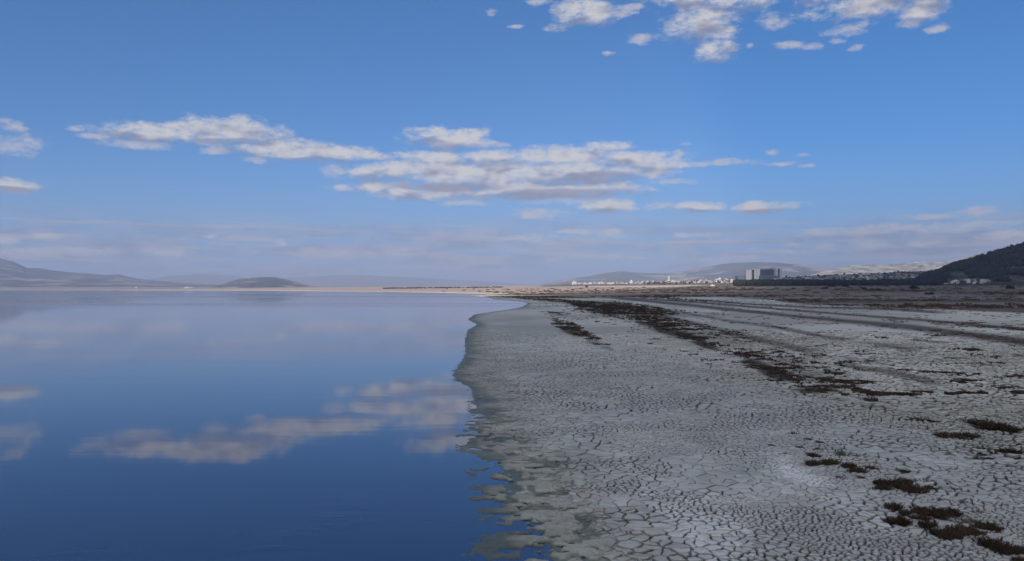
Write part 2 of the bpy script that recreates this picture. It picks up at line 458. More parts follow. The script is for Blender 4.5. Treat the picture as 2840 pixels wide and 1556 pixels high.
# ---------------------------------------------------------------- ground colours (what the soil itself is like)
MUD = np.array((.44, .425, .345)); MUD_PALE = np.array((.63, .608, .52)); SALT = np.array((.74, .725, .67)); OLIVE = np.array((.36, .355, .275))
BROWN = np.array((.138, .110, .086)); DARKSOIL = np.array((.080, .062, .048)); SAND = np.array((.62, .56, .48)); SCRUB = np.array((.40, .30, .245)); FIELD = np.array((.60, .51, .39)); GREYMUD = np.array((.24, .22, .19))
BND = np.array([(1200,817),(1296,817),(1450,820.5),(1650,824),(1800,826),(2000,824),(2098,829),(2254,846),(2489,855),(2840,871),(3300,890)], float)
STRIPES = [  # polyline, half width left/right end in px, colour
 ([(1700,826),(1940,849),(2066,863),(2226,879),(2359,891),(2534,908),(2840,948)], 2.0, 7.0, DARKSOIL * 1.35),
 ([(1700,824),(1940,839),(2254,865),(2569,889),(2840,913)], 1.2, 3.2, DARKSOIL * 1.6),
 ([(2020,840),(2254,853),(2464,856),(2600,866)], 1.5, 3, BROWN),
 ([(1700,846),(1940,901),(2045,927),(2150,952),(2254,975)], 3, 7, GREYMUD * .9),
 ([(1860,862),(2020,889),(2150,907),(2289,934),(2342,941)], 2, 4, GREYMUD * .95),
 ([(2359,1015),(2485,1034),(2586,1060)], 4, 8, GREYMUD * .9),
 ([(2455,960),(2520,968)], 3, 4, GREYMUD * .8),
]

# patches of low brown plants: centre, half size (px), tilt of the long axis (px down per px right), how closely set
PATCH = [
 (1720,862,125,20,.10,1.0),(1640,848,70,6,.08,.8),(1800,862,60,7,.1,.55),(1870,872,60,5,.1,.4),
 (1585,916,52,15,.32,1.0),(1640,938,26,8,.3,.6),(1665,958,40,7,.3,.6),(1545,872,40,4,.1,.55),(1560,896,40,4,.25,.5),
 (1860,918,120,17,.32,1.0),(1950,955,55,10,.35,.9),(1830,898,60,7,.3,.5),
 (2075,990,50,10,.25,.8),(2120,1020,95,16,.38,1.0),(2165,1050,75,14,.42,1.0),(2060,1000,90,6,.2,.4),
 (2290,1090,95,18,.16,1.0),(2230,1075,60,8,.3,.6),(2350,1062,60,5,.2,.35),(2320,1030,80,6,.2,.35),(2400,1000,70,5,.15,.25),
 (2440,1130,60,6,.15,.45),(2630,1150,20,3,.1,.4),(2420,952,60,3,.06,.4),(2600,949,45,4,.05,.6),(2560,964,25,3,.05,.4),(2650,990,60,4,.12,.45),(2730,1010,60,4,.1,.4),
 (2200,1020,190,34,.36,.30),(2060,960,130,26,.34,.26),(1900,915,120,18,.30,.28),(2330,1075,130,20,.30,.32),(1720,880,130,14,.16,.30),(1760,868,120,9,.10,.8),
 (1560,836,120,3.5,.06,.5),(1500,826,150,2.5,.02,.4),(1900,838,160,4,.07,.25),
]

def patch_density(px, py):
    """how densely brown plants grow at a place"""
    s = np.zeros(np.shape(px))
    for cx, cy, rx, ry, tl, w_ in PATCH:
        u = (px - cx) / rx; v = (py - cy - tl * (px - cx)) / ry
        s = np.maximum(s, w_ * np.clip(1.25 - (u * u + v * v), 0, 1))
    return s

def soil(x, y, z, sd):
    px, py = proj(x, y, z); d = np.hypot(x, y)
    n1 = fbm(x / 3.0, y / 3.0, 4, 11); n2 = fbm(x / 14, y / 14, 4, 12); n3 = fbm(x / 90, y / 50, 4, 13); n0 = fbm(x / .9, y / .9, 3, 14)
    C = MUD + (MUD_PALE - MUD) * sstep(.35, .65, n2)[..., None]
    C = C + (OLIVE - C) * (.6 * sstep(.52, .72, n1) * sstep(60, 10, d))[..., None]
    # paler salt crust: a swath past the nearest plants and towards the shore
    vx, vy = px - 2260, py - 1380
    swath = np.exp(-(((py - (1300 + .52 * (px - 2180))) / 38) ** 2)) * sstep(2080, 2180, px) * sstep(2560, 2420, px)
    crust = np.exp(-((px - 1850) / 330) ** 2 - ((py - 1440) / 150) ** 2)
    salt = np.clip(.75 * swath * sstep(.36, .56, n1 * .5 + n0 * .5) + .7 * crust * sstep(.35, .6, n1) + .25 * sstep(.55, .7, n0) * sstep(30, 8, d), 0, 1) * (y > 1)
    C = C + (SALT - C) * salt[..., None]
    C = C + (np.array((.455, .452, .415)) - C) * (.75 * sstep(11, 3, sd + (n2 - .5) * 9) * sstep(120, 40, d) * (1 - salt))[..., None]
    # green-grey mud right at the shore
    C = C + (OLIVE * .9 - C) * (.75 * sstep(2.2, .2, sd) * sstep(300, 60, d))[..., None]
    # bands
    for pl_, w0, w1, c in STRIPES:
        a = np.array(pl_, float); yy = np.interp(px, a[:, 0], a[:, 1]); inr = sstep(a[0, 0] - 60, a[0, 0] + 20, px) * sstep(a[-1, 0] + 60, a[-1, 0] - 20, px)
        hw = np.interp(px, (a[0, 0], a[-1, 0]), (w0, w1)) * (.8 + 1.1 * n2)
        k_ = np.clip(1.5 - np.abs(py - yy) / hw, 0, 1) * inr * (y > 5)
        if a[-1, 0] > 2800: k_ = np.where(px > 2700, np.clip(1.5 - np.abs(py - np.interp(px, a[:, 0], a[:, 1])) / hw, 0, 1), k_)
        C = C + (c - C) * (.95 * k_)[..., None]
    pd_ = patch_density(px, py) * (y > 5)
    C = C + (DARKSOIL * .8 - C) * np.clip(1.1 * pd_ * sstep(.32, .52, n1 * .6 + n0 * .4) , 0, .95)[..., None]
    # the brown plain behind the mud flat
    edge = py - np.interp(px, BND[:, 0], BND[:, 1]) + (n2 - .5) * 9
    fld = sstep(1.5, -2.5, edge) * (d > 60)
    fld = np.where(y <= 1, sstep(120, 200, d), fld)
    B = BROWN * (.30 + .62 * n3 + .80 * sstep(.34, .66, fbm(x / 130, y / 42, 4, 19)))[..., None] + (np.array((.03, .03, .01)) * sstep(.5, .7, n2)[..., None])
    # the far side of the bay: reddish scrub, pale stubble fields, a sandy beach
    S = SCRUB * (.62 + .8 * n3)[..., None]
    stripe = fbm(x / 900 + 3, y / 55, 3, 21)
    fz = sstep(796.5, 794.5, py + (n3 - .5) * 5) * sstep(1560, 1640, px) * sstep(2075, 2000, px)
    S = S + (FIELD * (.75 + .5 * stripe)[..., None] - S) * fz[..., None]
    S = S + (FIELD * .8 - S) * (.6 * sstep(.56, .64, stripe) * (1 - fz))[..., None]
    sun_side = sstep(40, -40, x - (.30 * (d - 480)))
    B = B + (S - B) * (sstep(430, 560, d) * sun_side)[..., None]
    C = C + (B - C) * fld[..., None]
    beach = sstep(2.0, 10, sd) * sstep(34, 16, sd) * sstep(480, 620, d) + sstep(0, 10, sd) * sstep(90, 50, sd) * sstep(1200, 2000, d)
    C = C + (SAND - C) * np.clip(beach, 0, 1)[..., None]
    far_scrub = sstep(3500, 5000, d)
    C = C + (np.array((.22, .165, .145)) - C) * (.7 * far_scrub * (sd > 60))[..., None]
    # soft bottom under the water
    C = np.where((sd < -.6)[..., None], np.array((.10, .11, .09)), C)
    mudness = (1 - fld) * sstep(.5, 3, sd) * (1 - .8 * np.clip(pd_, 0, 1))
    return C, mudness

# ---------------------------------------------------------------- ground sheet
PLATE_FAR = 56.0
def plate_mask(x, y, sd):
    d = np.hypot(x, y); a = np.degrees(np.arctan2(x, y))
    return sstep(PLATE_FAR, PLATE_FAR - 6, d) * sstep(-3, -1, sd) * (np.abs(a) < 42) * sstep(4.0, 5.5, d)

azs = np.radians(np.concatenate([np.arange(-42, 42.001, .25), np.arange(46, 317, 4.5)]))
rs = np.geomspace(1.6, 33000, 545)
AZ, RR = np.meshgrid(azs, rs)
gx, gy = np.sin(AZ) * RR, np.cos(AZ) * RR
gsd = shore_sd(gx, gy)
gz0 = base_h(gx, gy, gsd)
gz = gz0 - plate_mask(gx, gy, gsd) * .055 * np.clip(gsd / 3, .22, 1)
gz = gz + np.where(gsd > 3, (fbm(gx / 1.3, gy / 1.3, 3, 9) - .5) * .05 * sstep(54, 70, RR), 0)
GC, GM = soil(gx, gy, gz0, gsd)
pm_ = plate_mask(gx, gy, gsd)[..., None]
GC = GC * (1 - pm_ * .86)                     # moist clay on the crack floor, plus crack shade put into its colour
na, nr = len(azs), len(rs)
idx = np.arange(na * nr).reshape(nr, na)
nx = np.roll(idx, -1, axis=1)
quads = np.stack([idx[:-1], nx[:-1], nx[1:], idx[1:]], -1).reshape(-1, 4)[:, ::-1]
V = np.stack([gx, gy, gz], -1).reshape(-1, 3)
V = np.concatenate([V, [[0, 0, float(base_h(np.array([0.]), np.array([0.]))[0])]]])
cen = np.stack([np.full(na, len(V) - 1), idx[0], nx[0]], -1)[:, ::-1]
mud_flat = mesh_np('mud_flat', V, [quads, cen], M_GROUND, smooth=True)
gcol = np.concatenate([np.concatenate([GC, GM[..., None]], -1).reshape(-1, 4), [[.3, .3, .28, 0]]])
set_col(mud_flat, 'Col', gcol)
tag(mud_flat, 'pale dry lake bed and brown plain stretching to the hills', kind='structure')

# finer strip of wet mud along the near water's edge
def build_margin():
    az_ = np.radians(np.arange(-13, 14, .09)); r_ = np.geomspace(5.0, 62, 620)
    A_, R_ = np.meshgrid(az_, r_); x = np.sin(A_) * R_; y = np.cos(A_) * R_; sd = shore_sd(x, y)
    z = base_h(x, y, sd) + .004 + (fbm(x / .07, y / .07, 3, 210) - .5) * .014 * sstep(40, 20, R_) - .030 * sstep(.5, 1.8, sd) * sstep(60, 44, R_)
    C, _ = soil(x, y, z, sd); C = C * (.86 + .28 * fbm(x / .12, y / .12, 3, 211))[..., None]
    use = (sd > -1.3) & (sd < 2.0); n_, m_ = x.shape; ix = np.arange(n_ * m_).reshape(n_, m_)
    full = use[:-1, :-1] & use[:-1, 1:] & use[1:, 1:] & use[1:, :-1]
    q = np.stack([ix[:-1, :-1], ix[:-1, 1:], ix[1:, 1:], ix[1:, :-1]], -1)[full][:, ::-1]
    us, inv = np.unique(q, return_inverse=True)
    o = mesh_np('wet_mud_margin', np.stack([x, y, z], -1).reshape(-1, 3)[us], [inv.reshape(q.shape)], M_PLATE, smooth=True, parent=mud_flat)
    set_col(o, 'Col', C.reshape(-1, 3)[us]); tag(o, kind='stuff')
build_margin()

# ---------------------------------------------------------------- lake
def water_material():
    m_, T, b = new_mat('lake_water')
    g = T.n('ShaderNodeNewGeometry'); pos = g.outputs['Position']
    b.inputs['Base Color'].default_value = (.032, .064, .142, 1); b.inputs['IOR'].default_value = 1.333
    b.inputs['Specular IOR Level'].default_value = .5
    sp_ = T.n('ShaderNodeSeparateXYZ'); T.link(pos, sp_.inputs[0])
    dist = T.v('LENGTH', pos)
    # faint breeze: long streaks far out, small ripples close by
    pw_ = T.v('MULTIPLY', pos, (.55, 1.6, 1)); rip = T.noise(pw_, 2.2, 3, .5)
    swell = T.noise(T.v('MULTIPLY', pos, (.10, .6, 1)), .8, 3, .5)
    streak = T.rng(T.noise(T.v('MULTIPLY', pos, (.0012, .011, 1)), 1.0, 3, .55), .44, .66, 0, 1, True)
    patch = T.rng(T.noise(T.v('MULTIPLY', pos, (.5, .22, 1)), .5, 2, .5), .45, .65, 0.10, 1, True)
    nearf = T.rng(dist, 8, 16, 1, .05, True)
    amp = T.m('MULTIPLY', nearf, patch)
    h = T.m('ADD', T.m('MULTIPLY', rip, T.m('MULTIPLY', amp, .013)), T.m('MULTIPLY', swell, .0035))
    bn = T.n('ShaderNodeBump'); bn.inputs['Strength'].default_value = 1.0; bn.inputs['Distance'].default_value = 1.0
    T.link(h, bn.inputs['Height']); T.link(bn.outputs[0], b.inputs['Normal'])
    rough = T.m('ADD', T.m('MULTIPLY', streak, T.rng(dist, 60, 250, 0, .17)), .035)
    T.link(rough, b.inputs['Roughness'])
    return m_

lk = np.array(lake_poly)
bm = bmesh.new()
ring = [(-9500, -3000), (700, -3000), (700, 900), (300, 1600), (-300, 3000), (-2400, 6300), (-9500, 7200)]
bm.faces.new([bm.verts.new((x, y, 0)) for x, y in ring])
me = bpy.data.meshes.new('lake_water'); bm.to_mesh(me); bm.free(); me.materials.append(water_material())
lake = bpy.data.objects.new('lake_water', me); COL.objects.link(lake); tag(lake, 'still blue lake mirroring the clouds', kind='structure')

# ---------------------------------------------------------------- hills
def hill_material(name, cols, scales, veg=None):
    m_, T, b = new_mat(name)
    g = T.n('ShaderNodeNewGeometry'); pos = g.outputs['Position']
    n1 = T.noise(pos, scales[0], 6, .62); n2 = T.noise(T.v('MULTIPLY', pos, (1, .5, 2.2)), scales[1], 6, .65)
    c = T.mix(T.rng(n1, .38, .62, 0, 1, True), cols[0], cols[1])
    c = T.mix(T.rng(n2, .50, .60, 0, .9, True), c, cols[2])
    if veg: c = T.mix(T.rng(T.noise(pos, veg[0], 5, .7), veg[1], veg[1] + .07, 0, .95, True), c, veg[2])
    T.link(c, b.inputs['Base Color']); b.inputs['Roughness'].default_value = .95; b.inputs['Specular IOR Level'].default_value = .05
    return m_

HM = {
 'forested_hill': hill_material('pine_floor', ((.035, .042, .034), (.06, .06, .05), (.17, .14, .125)), (.02, .02)),
 'town_slope': hill_material('town_soil', ((.09, .085, .06), (.16, .13, .10), (.22, .18, .14)), (.01, .02)),
 'chalk_hill': hill_material('chalk_slope', ((.44, .41, .37), (.60, .565, .515), (.34, .30, .26)), (.004, .012), (.017, .49, (.13, .125, .10))),
 'grey_mountain': hill_material('grey_scrub_slope', ((.075, .085, .08), (.11, .115, .10), (.40, .33, .28)), (.0012, .0020)),
 'lakeside_mountain': hill_material('lakeside_slope', ((.060, .072, .072), (.10, .10, .095), (.30, .235, .205)), (.0014, .0035)),
 'small_round_hill': hill_material('scrub_hill', ((.062, .074, .078), (.085, .092, .092), (.36, .30, .26)), (.004, .006)),
 'far_range': hill_material('far_slope', ((.11, .11, .10), (.14, .13, .12), (.2, .18, .16)), (.0008, .001)),
}
HLAB = {'forested_hill': 'dark pine covered hill rising at the right edge', 'town_slope': 'gentle slope carrying the town behind the large hospital block',
 'chalk_hill': 'bright sunlit chalk white ridge behind the town', 'grey_mountain': 'long hazy blue grey mountain behind the village',
 'lakeside_mountain': 'hazy blue mountain at the left end of the lake', 'small_round_hill': 'small isolated round hill across the lake', 'far_range': 'faintest mountain range almost lost in the haze'}
for nm, h in HILLS.items():
    pxs = np.arange(h['crest'][0][0], h['crest'][-1][0] + 1, 3.0)
    tt = np.concatenate([np.linspace(-1, 0, 46) ** 1, np.linspace(0, 1, 14)[1:]])
    ys = np.where(tt < 0, h['D'] + tt * h['W1'], h['D'] + tt * h['W2'])
    PXg, YY = np.meshgrid(pxs, ys)
    XX = (PXg - PW / 2) / FPX * YY
    ZZ = hill_h(nm, XX, YY)
    ZZ[0] = -6; ZZ[-1] = -6; ZZ[:, 0] = -6; ZZ[:, -1] = -6
    ZZ = np.maximum(ZZ, -6)
    n_, m_n = PXg.shape
    ix = np.arange(n_ * m_n).reshape(n_, m_n)
    q = np.stack([ix[:-1, :-1], ix[:-1, 1:], ix[1:, 1:], ix[1:, :-1]], -1).reshape(-1, 4)
    o = mesh_np(nm, np.stack([XX, YY, ZZ], -1).reshape(-1, 3), [q], HM[nm], smooth=True)
    tag(o, HLAB[nm], kind='structure')

# ---------------------------------------------------------------- air
def volume_box(name, x0, x1, y0, y1, z0, z1, density, color, aniso=0.0):
    m_ = bpy.data.materials.new(name); m_.use_nodes = True
    T = NT(m_.node_tree)
    for nd in list(m_.node_tree.nodes): m_.node_tree.nodes.remove(nd)
    out = T.n('ShaderNodeOutputMaterial'); pv = T.n('ShaderNodeVolumePrincipled')
    pv.inputs['Density'].default_value = density; pv.inputs['Color'].default_value = (*color, 1); pv.inputs['Anisotropy'].default_value = aniso
    T.link(pv.outputs[0], out.inputs['Volume'])
    v = np.array([(x, y, z) for z in (z0, z1) for y in (y0, y1) for x in (x0, x1)], float)
    f = [(0, 2, 3, 1), (4, 5, 7, 6), (0, 1, 5, 4), (2, 6, 7, 3), (0, 4, 6, 2), (1, 3, 7, 5)]
    return mesh_np(name, v, [np.array(f)], m_)

haze = volume_box('haze', -36000, 36000, -36000, 36000, -9, 480, 8.5e-5, (.50, .585, .77))
tag(haze, 'thin bluish haze lying over the lake and the plain', kind='stuff')

# ---------------------------------------------------------------- the big cloud overhead, whose shadow lies on the near land
SHADE = [(740,2640),(830,3050),(1700,3160),(3200,2900),(3600,1500),(2500,-600),(300,-900),(-500,-500),(-600,150),(-220,400),(-4,410),(40,430),(75,490),(120,600),(215,850),(410,1450)]
CLOUD_Z, CLOUD_T = 1100.0, 95.0
def build_cloud():
    off = CLOUD_Z / math.tan(R(SUN_EL))
    ox, oy = math.sin(R(SUN_ROT)) * off, math.cos(R(SUN_ROT)) * off
    P = np.array(SHADE, float) + (ox, oy)
    st_ = 32.0
    xs = np.arange(P[:, 0].min() - st_, P[:, 0].max() + st_, st_); ys = np.arange(P[:, 1].min() - st_, P[:, 1].max() + st_, st_)
    X, Y = np.meshgrid(xs, ys)
    X2 = X + (fbm(X / 240, Y / 240, 4, 3) - .5) * 150; Y2 = Y + (fbm(X / 240, Y / 240, 4, 4) - .5) * 150
    ins = np.zeros(X.shape, bool); dm = np.full(X.shape, 1e18); n = len(P)
    for i in range(n):
        (x1, y1), (x2, y2) = P[i], P[(i + 1) % n]
        if y1 != y2: ins ^= ((y1 > Y2) != (y2 > Y2)) & (X2 < (x2 - x1) * (Y2 - y1) / (y2 - y1) + x1)
        dx, dy = x2 - x1, y2 - y1
        t = np.clip(((X2 - x1) * dx + (Y2 - y1) * dy) / (dx * dx + dy * dy), 0, 1)
        dm = np.minimum(dm, np.hypot(X2 - x1 - t * dx, Y2 - y1 - t * dy))
    th = CLOUD_T * (.08 + .92 * sstep(0, 170, dm)) * (.75 + .5 * fbm(X / 300, Y / 300, 4, 8))
    zb = CLOUD_Z + 16 * (fbm(X / 180, Y / 180, 3, 2) - .5) - 10 * sstep(0, 90, dm)
    ny, nx_ = X.shape; ix = np.arange(ny * nx_).reshape(ny, nx_); N = ny * nx_
    full = ins[:-1, :-1] & ins[:-1, 1:] & ins[1:, 1:] & ins[1:, :-1]
    q = np.stack([ix[:-1, :-1], ix[:-1, 1:], ix[1:, 1:], ix[1:, :-1]], -1)[full]
    ed = {}
    for f in q.tolist():
        for a, b_ in zip(f, f[1:] + f[:1]):
            if (b_, a) in ed: del ed[(b_, a)]
            else: ed[(a, b_)] = 1
    side = np.array([(a, b_, b_ + N, a + N) for a, b_ in ed])
    Vv = np.concatenate([np.stack([X, Y, zb], -1).reshape(-1, 3), np.stack([X, Y, zb + th], -1).reshape(-1, 3)])
    F = np.concatenate([q[:, ::-1], q + N, side])
    used, inv = np.unique(F, return_inverse=True)
    m_ = bpy.data.materials.new('cloud_vapour'); m_.use_nodes = True; T = NT(m_.node_tree)
    for nd in list(m_.node_tree.nodes): m_.node_tree.nodes.remove(nd)
    out = T.n('ShaderNodeOutputMaterial'); pv = T.n('ShaderNodeVolumePrincipled')
    pv.inputs['Density'].default_value = CLOUD_DENS; pv.inputs['Color'].default_value = (1, 1, 1, 1); pv.inputs['Anisotropy'].default_value = .35
    T.link(pv.outputs[0], out.inputs['Volume'])
    o = mesh_np('cloud', Vv[used], [inv.reshape(F.shape)], m_)
    tag(o, 'broad low cloud overhead shading the shore and the right hand hill', kind='stuff')
CLOUD_DENS = .0128
build_cloud()

# ================================================================ cracked mud
def build_plates():
    sp0 = .078
    x0, x1, y0, y1 = -8.0, 36.0, 3.6, PLATE_FAR
    xs = np.arange(x0, x1, sp0); ys = np.arange(y0, y1, sp0 * .866)
    X, Y = np.meshgrid(xs, ys); X = X + (np.arange(len(ys)) % 2)[:, None] * sp0 / 2
    X = (X + RNG.uniform(-.46, .46, X.shape) * sp0).ravel(); Y = (Y + RNG.uniform(-.46, .46, Y.shape) * sp0).ravel()
    d = np.hypot(X, Y); a = np.degrees(np.arctan2(X, Y))
    k = (d < PLATE_FAR) & (a < 39) & (a > -20) & (d > 5)
    X, Y, d = X[k], Y[k], d[k]
    sd = shore_sd(X, Y); k = sd > .15
    X, Y, d, sd = X[k], Y[k], d[k], sd[k]
    big = fbm(X / 1.7, Y / 1.7, 3, 41); fine = fbm(X / 5.0, Y / 5.0, 3, 42)
    s_ = .086 + .11 * sstep(.52, .76, big) + .03 * sstep(.4, .7, fine)
    s_ = s_ * (1 + .35 * sstep(10, 18, d) + .9 * sstep(16, 50, d))
    # plants stand on unbroken hummocks with fewer, larger plates
    keep = RNG.random(len(X)) < (sp0 / s_) ** 2
    keep &= ~((sd < 0) & (RNG.random(len(X)) < sstep(.1, -.45, sd) * .97 * 0))
    X, Y = X[keep], Y[keep]
    pts = [Vector((float(x), float(y))) for x, y in zip(X, Y)]
    vv, _, tris, *_r = geometry.delaunay_2d_cdt(pts, [], [], 0, 1e-6)
    P = np.array([(p.x, p.y) for p in vv]); T = np.array(tris, dtype=np.int64)
    A, B, C = P[T[:, 0]], P[T[:, 1]], P[T[:, 2]]
    D_ = 2 * (A[:, 0] * (B[:, 1] - C[:, 1]) + B[:, 0] * (C[:, 1] - A[:, 1]) + C[:, 0] * (A[:, 1] - B[:, 1]))
    D_ = np.where(np.abs(D_) < 1e-9, 1e-9, D_)
    a2, b2, c2 = (A ** 2).sum(1), (B ** 2).sum(1), (C ** 2).sum(1)
    cc = np.stack([(a2 * (B[:, 1] - C[:, 1]) + b2 * (C[:, 1] - A[:, 1]) + c2 * (A[:, 1] - B[:, 1])) / D_,
                   (a2 * (C[:, 0] - B[:, 0]) + b2 * (A[:, 0] - C[:, 0]) + c2 * (B[:, 0] - A[:, 0])) / D_], 1)
    cell = T.ravel(); tri = np.repeat(np.arange(len(T)), 3)
    v = cc[tri] - P[cell]; ang = np.arctan2(v[:, 1], v[:, 0]); rad = np.hypot(v[:, 0], v[:, 1])
    o = np.lexsort((ang, cell)); cell, tri, rad = cell[o], tri[o], rad[o]
    nC = len(P); cnt = np.bincount(cell, minlength=nC); rmax = np.zeros(nC); np.maximum.at(rmax, cell, rad)
    ok = (cnt >= 3) & (rmax < .62)
    kk = ok[cell]; cell, tri = cell[kk], tri[kk]
    cor = cc[tri]
    start = np.concatenate(([True], cell[1:] != cell[:-1])); sidx = np.nonzero(start)[0]
    n_per = np.diff(np.concatenate((sidx, [len(cell)])))
    cid = np.cumsum(start) - 1                     # compact cell number of every corner
    nxt = np.arange(len(cell)) + 1; last = np.concatenate((sidx[1:], [len(cell)])) - 1; nxt[last] = sidx
    cen = np.stack([np.bincount(cid, cor[:, 0]), np.bincount(cid, cor[:, 1])], 1) / n_per[:, None]
    nxy = cor[nxt]; area = .5 * np.abs(np.bincount(cid, cor[:, 0] * nxy[:, 1] - nxy[:, 0] * cor[:, 1]))
    # crooked edges: an extra point on every edge, shared by both neighbours
    mid = (cor + nxy) / 2; L = np.hypot(*(nxy - cor).T)
    qx = np.round(mid[:, 0] * 2000).astype(np.int64); qy = np.round(mid[:, 1] * 2000).astype(np.int64)
    mid = mid + np.stack([_hash(qx, qy, 5) - .5, _hash(qx, qy, 6) - .5], 1) * (L * .30)[:, None]
    ring = np.stack([cor, mid], 1).reshape(-1, 2)
    rc = np.repeat(cid, 2)
    near_c = np.hypot(cen[:, 0], cen[:, 1]) < 14.5
    kr = near_c[rc]; kr[0::2] = True; ring = ring[kr]; rc = rc[kr]
    first = np.concatenate((np.nonzero(np.concatenate(([True], rc[1:] != rc[:-1])))[0], [len(rc)]))
    rn = np.arange(len(ring)) + 1; rn[first[1:] - 1] = first[:-1]
    rd = np.hypot(ring[:, 0], ring[:, 1])
    csd = shore_sd(cen[:, 0], cen[:, 1]); cd = np.hypot(cen[:, 0], cen[:, 1])
    shore_k = sstep(1.6, .2, csd)
    # widths of the cracks
    wn = fbm(ring[:, 0] / .8, ring[:, 1] / .8, 3, 51); wl = fbm(ring[:, 0] / 2.6, ring[:, 1] / 2.6, 3, 52)
    g = .003 + .0165 * sstep(.28, .60, wn) * (.30 + .70 * sstep(.32, .54, wl))
    g = g * (.55 + 1.0 * _hash(np.round(ring[:, 0] * 2000).astype(np.int64), np.round(ring[:, 1] * 2000).astype(np.int64), 8))
    g = g * (1 + 1.9 * sstep(10, 28, rd)) * (1 + .55 * sstep(3, 9, ring[:, 0] - .12 * ring[:, 1])) + .004 * shore_k[rc] * sstep(.35, .7, wn)
    to = cen[rc] - ring; tl = np.hypot(to[:, 0], to[:, 1]) + 1e-9; to = to / tl[:, None]
    bev = np.minimum(.0065 + .006 * shore_k[rc] + .006 * wl, tl * .3); g = np.minimum(g, tl * .35)
    p1 = ring + to * g[:, None]; p2 = ring + to * (g + bev)[:, None]; p3 = ring + to * np.maximum(g + bev, tl * .55)[:, None]
    lump = fbm(cen[:, 0] / .7, cen[:, 1] / .7, 3, 61) - .5
    right = sstep(3, 9, cen[:, 0] - .12 * cen[:, 1])
    jit = RNG.normal(0, 1, len(cen)) * (.003 + .009 * right + .003 * shore_k) + lump * (.014 + .01 * shore_k + .035 * right)
    jit = jit + .005 - .003 * shore_k
    tilt = RNG.normal(0, 1, (len(cen), 2)) * (.020 + .055 * right + .02 * shore_k)[:, None]
    curl = (RNG.random(len(cen)) - .35) * (.006 + .006 * right)
    psd = shore_sd(ring[:, 0], ring[:, 1])
    def zat(p, extra):
        r_ = p - cen[rc]
        return base_h(p[:, 0], p[:, 1], psd) + jit[rc] + (r_ * tilt[rc]).sum(1) + extra
    dome = (.003 + .004 * shore_k + .004 * right)
    ruf = (fbm(ring[:, 0] / .05, ring[:, 1] / .05, 2, 71) - .5)
    z2 = zat(p2, curl[rc] + ruf * .006); z1 = zat(p1, -.007 - .003 * shore_k[rc] + ruf * .004); z0 = z1 - .055
    z3 = zat(p3, dome[rc] * .7 + ruf * (.006 + .008 * shore_k[rc]))
    zc = base_h(cen[:, 0], cen[:, 1], csd) + jit + dome
    nR = len(ring); nCc = len(cen)
    V = np.concatenate([np.c_[p1, z0], np.c_[p1, z1], np.c_[p2, z2], np.c_[p3, z3], np.c_[cen, zc]])
    i0 = np.arange(nR)
    def band(a, b_): return np.stack([i0 + a * nR, rn + a * nR, rn + b_ * nR, i0 + b_ * nR], 1)
    walls, bevl, top = band(0, 1), band(1, 2), band(2, 3)
    nr_ = near_c[rc]; lv = np.where(nr_, 3, 2) * nR
    fan = np.stack([i0 + lv, rn + lv, rc + 4 * nR], 1)
    top = top[nr_]; rct = rc[nr_]
    # colours
    vc, _m = soil(V[:, 0], V[:, 1], np.maximum(V[:, 2], 0), np.concatenate([csd[rc]] * 4 + [csd]))
    hue = 1 + RNG.normal(0, .075, (nCc, 1)) + RNG.normal(0, .012, (nCc, 3))
    vc = vc * np.concatenate([hue[rc] * .20, hue[rc] * .60] + [hue[rc]] * 2 + [hue])      # shade down in the cracks is painted: wall and rim rings coloured darker
    vcell = np.concatenate([rc, rc, rc, rc, np.arange(nCc)])
    # the plates that show largest are objects of their own
    px, py = proj(cen[:, 0], cen[:, 1], zc)
    show = area / cd ** 3 * ((px > 15) & (px < PW - 15) & (py < PH - 12) & (csd > .25) & near_c)
    order = np.argsort(-show)[:300]
    is_big = np.zeros(nCc, bool); is_big[order] = True
    fs = []
    for f, c_ in ((walls, rc), (bevl, rc), (top, rct), (fan, rc)): fs.append(f[~is_big[c_]])
    flat = np.concatenate([f.ravel() for f in fs]); used, inv = np.unique(flat, return_inverse=True)
    out = []; k_ = 0
    for f in fs: out.append(inv[k_:k_ + f.size].reshape(f.shape)); k_ += f.size
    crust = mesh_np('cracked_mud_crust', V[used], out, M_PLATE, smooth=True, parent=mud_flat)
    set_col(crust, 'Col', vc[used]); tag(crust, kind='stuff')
    for c in order:
        r0, r1 = first[c], first[c + 1]; m_ = r1 - r0
        ids = np.concatenate([np.arange(r0, r1) + j * nR for j in range(4)] + [[4 * nR + c]])
        vv_ = V[ids]; org = np.array((cen[c, 0], cen[c, 1], 0)); loc = np.arange(m_); nx_ = (loc + 1) % m_
        qs = np.concatenate([np.stack([loc + j * m_, nx_ + j * m_, nx_ + (j + 1) * m_, loc + (j + 1) * m_], 1) for j in range(3)])
        tr = np.stack([loc + 3 * m_, nx_ + 3 * m_, np.full(m_, 4 * m_)], 1)
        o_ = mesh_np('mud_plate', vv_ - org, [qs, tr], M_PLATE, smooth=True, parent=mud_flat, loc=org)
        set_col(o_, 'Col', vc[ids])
    print('plates', nCc, 'tris', len(walls) * 4 + len(top) * 2 + len(fan))
build_plates()

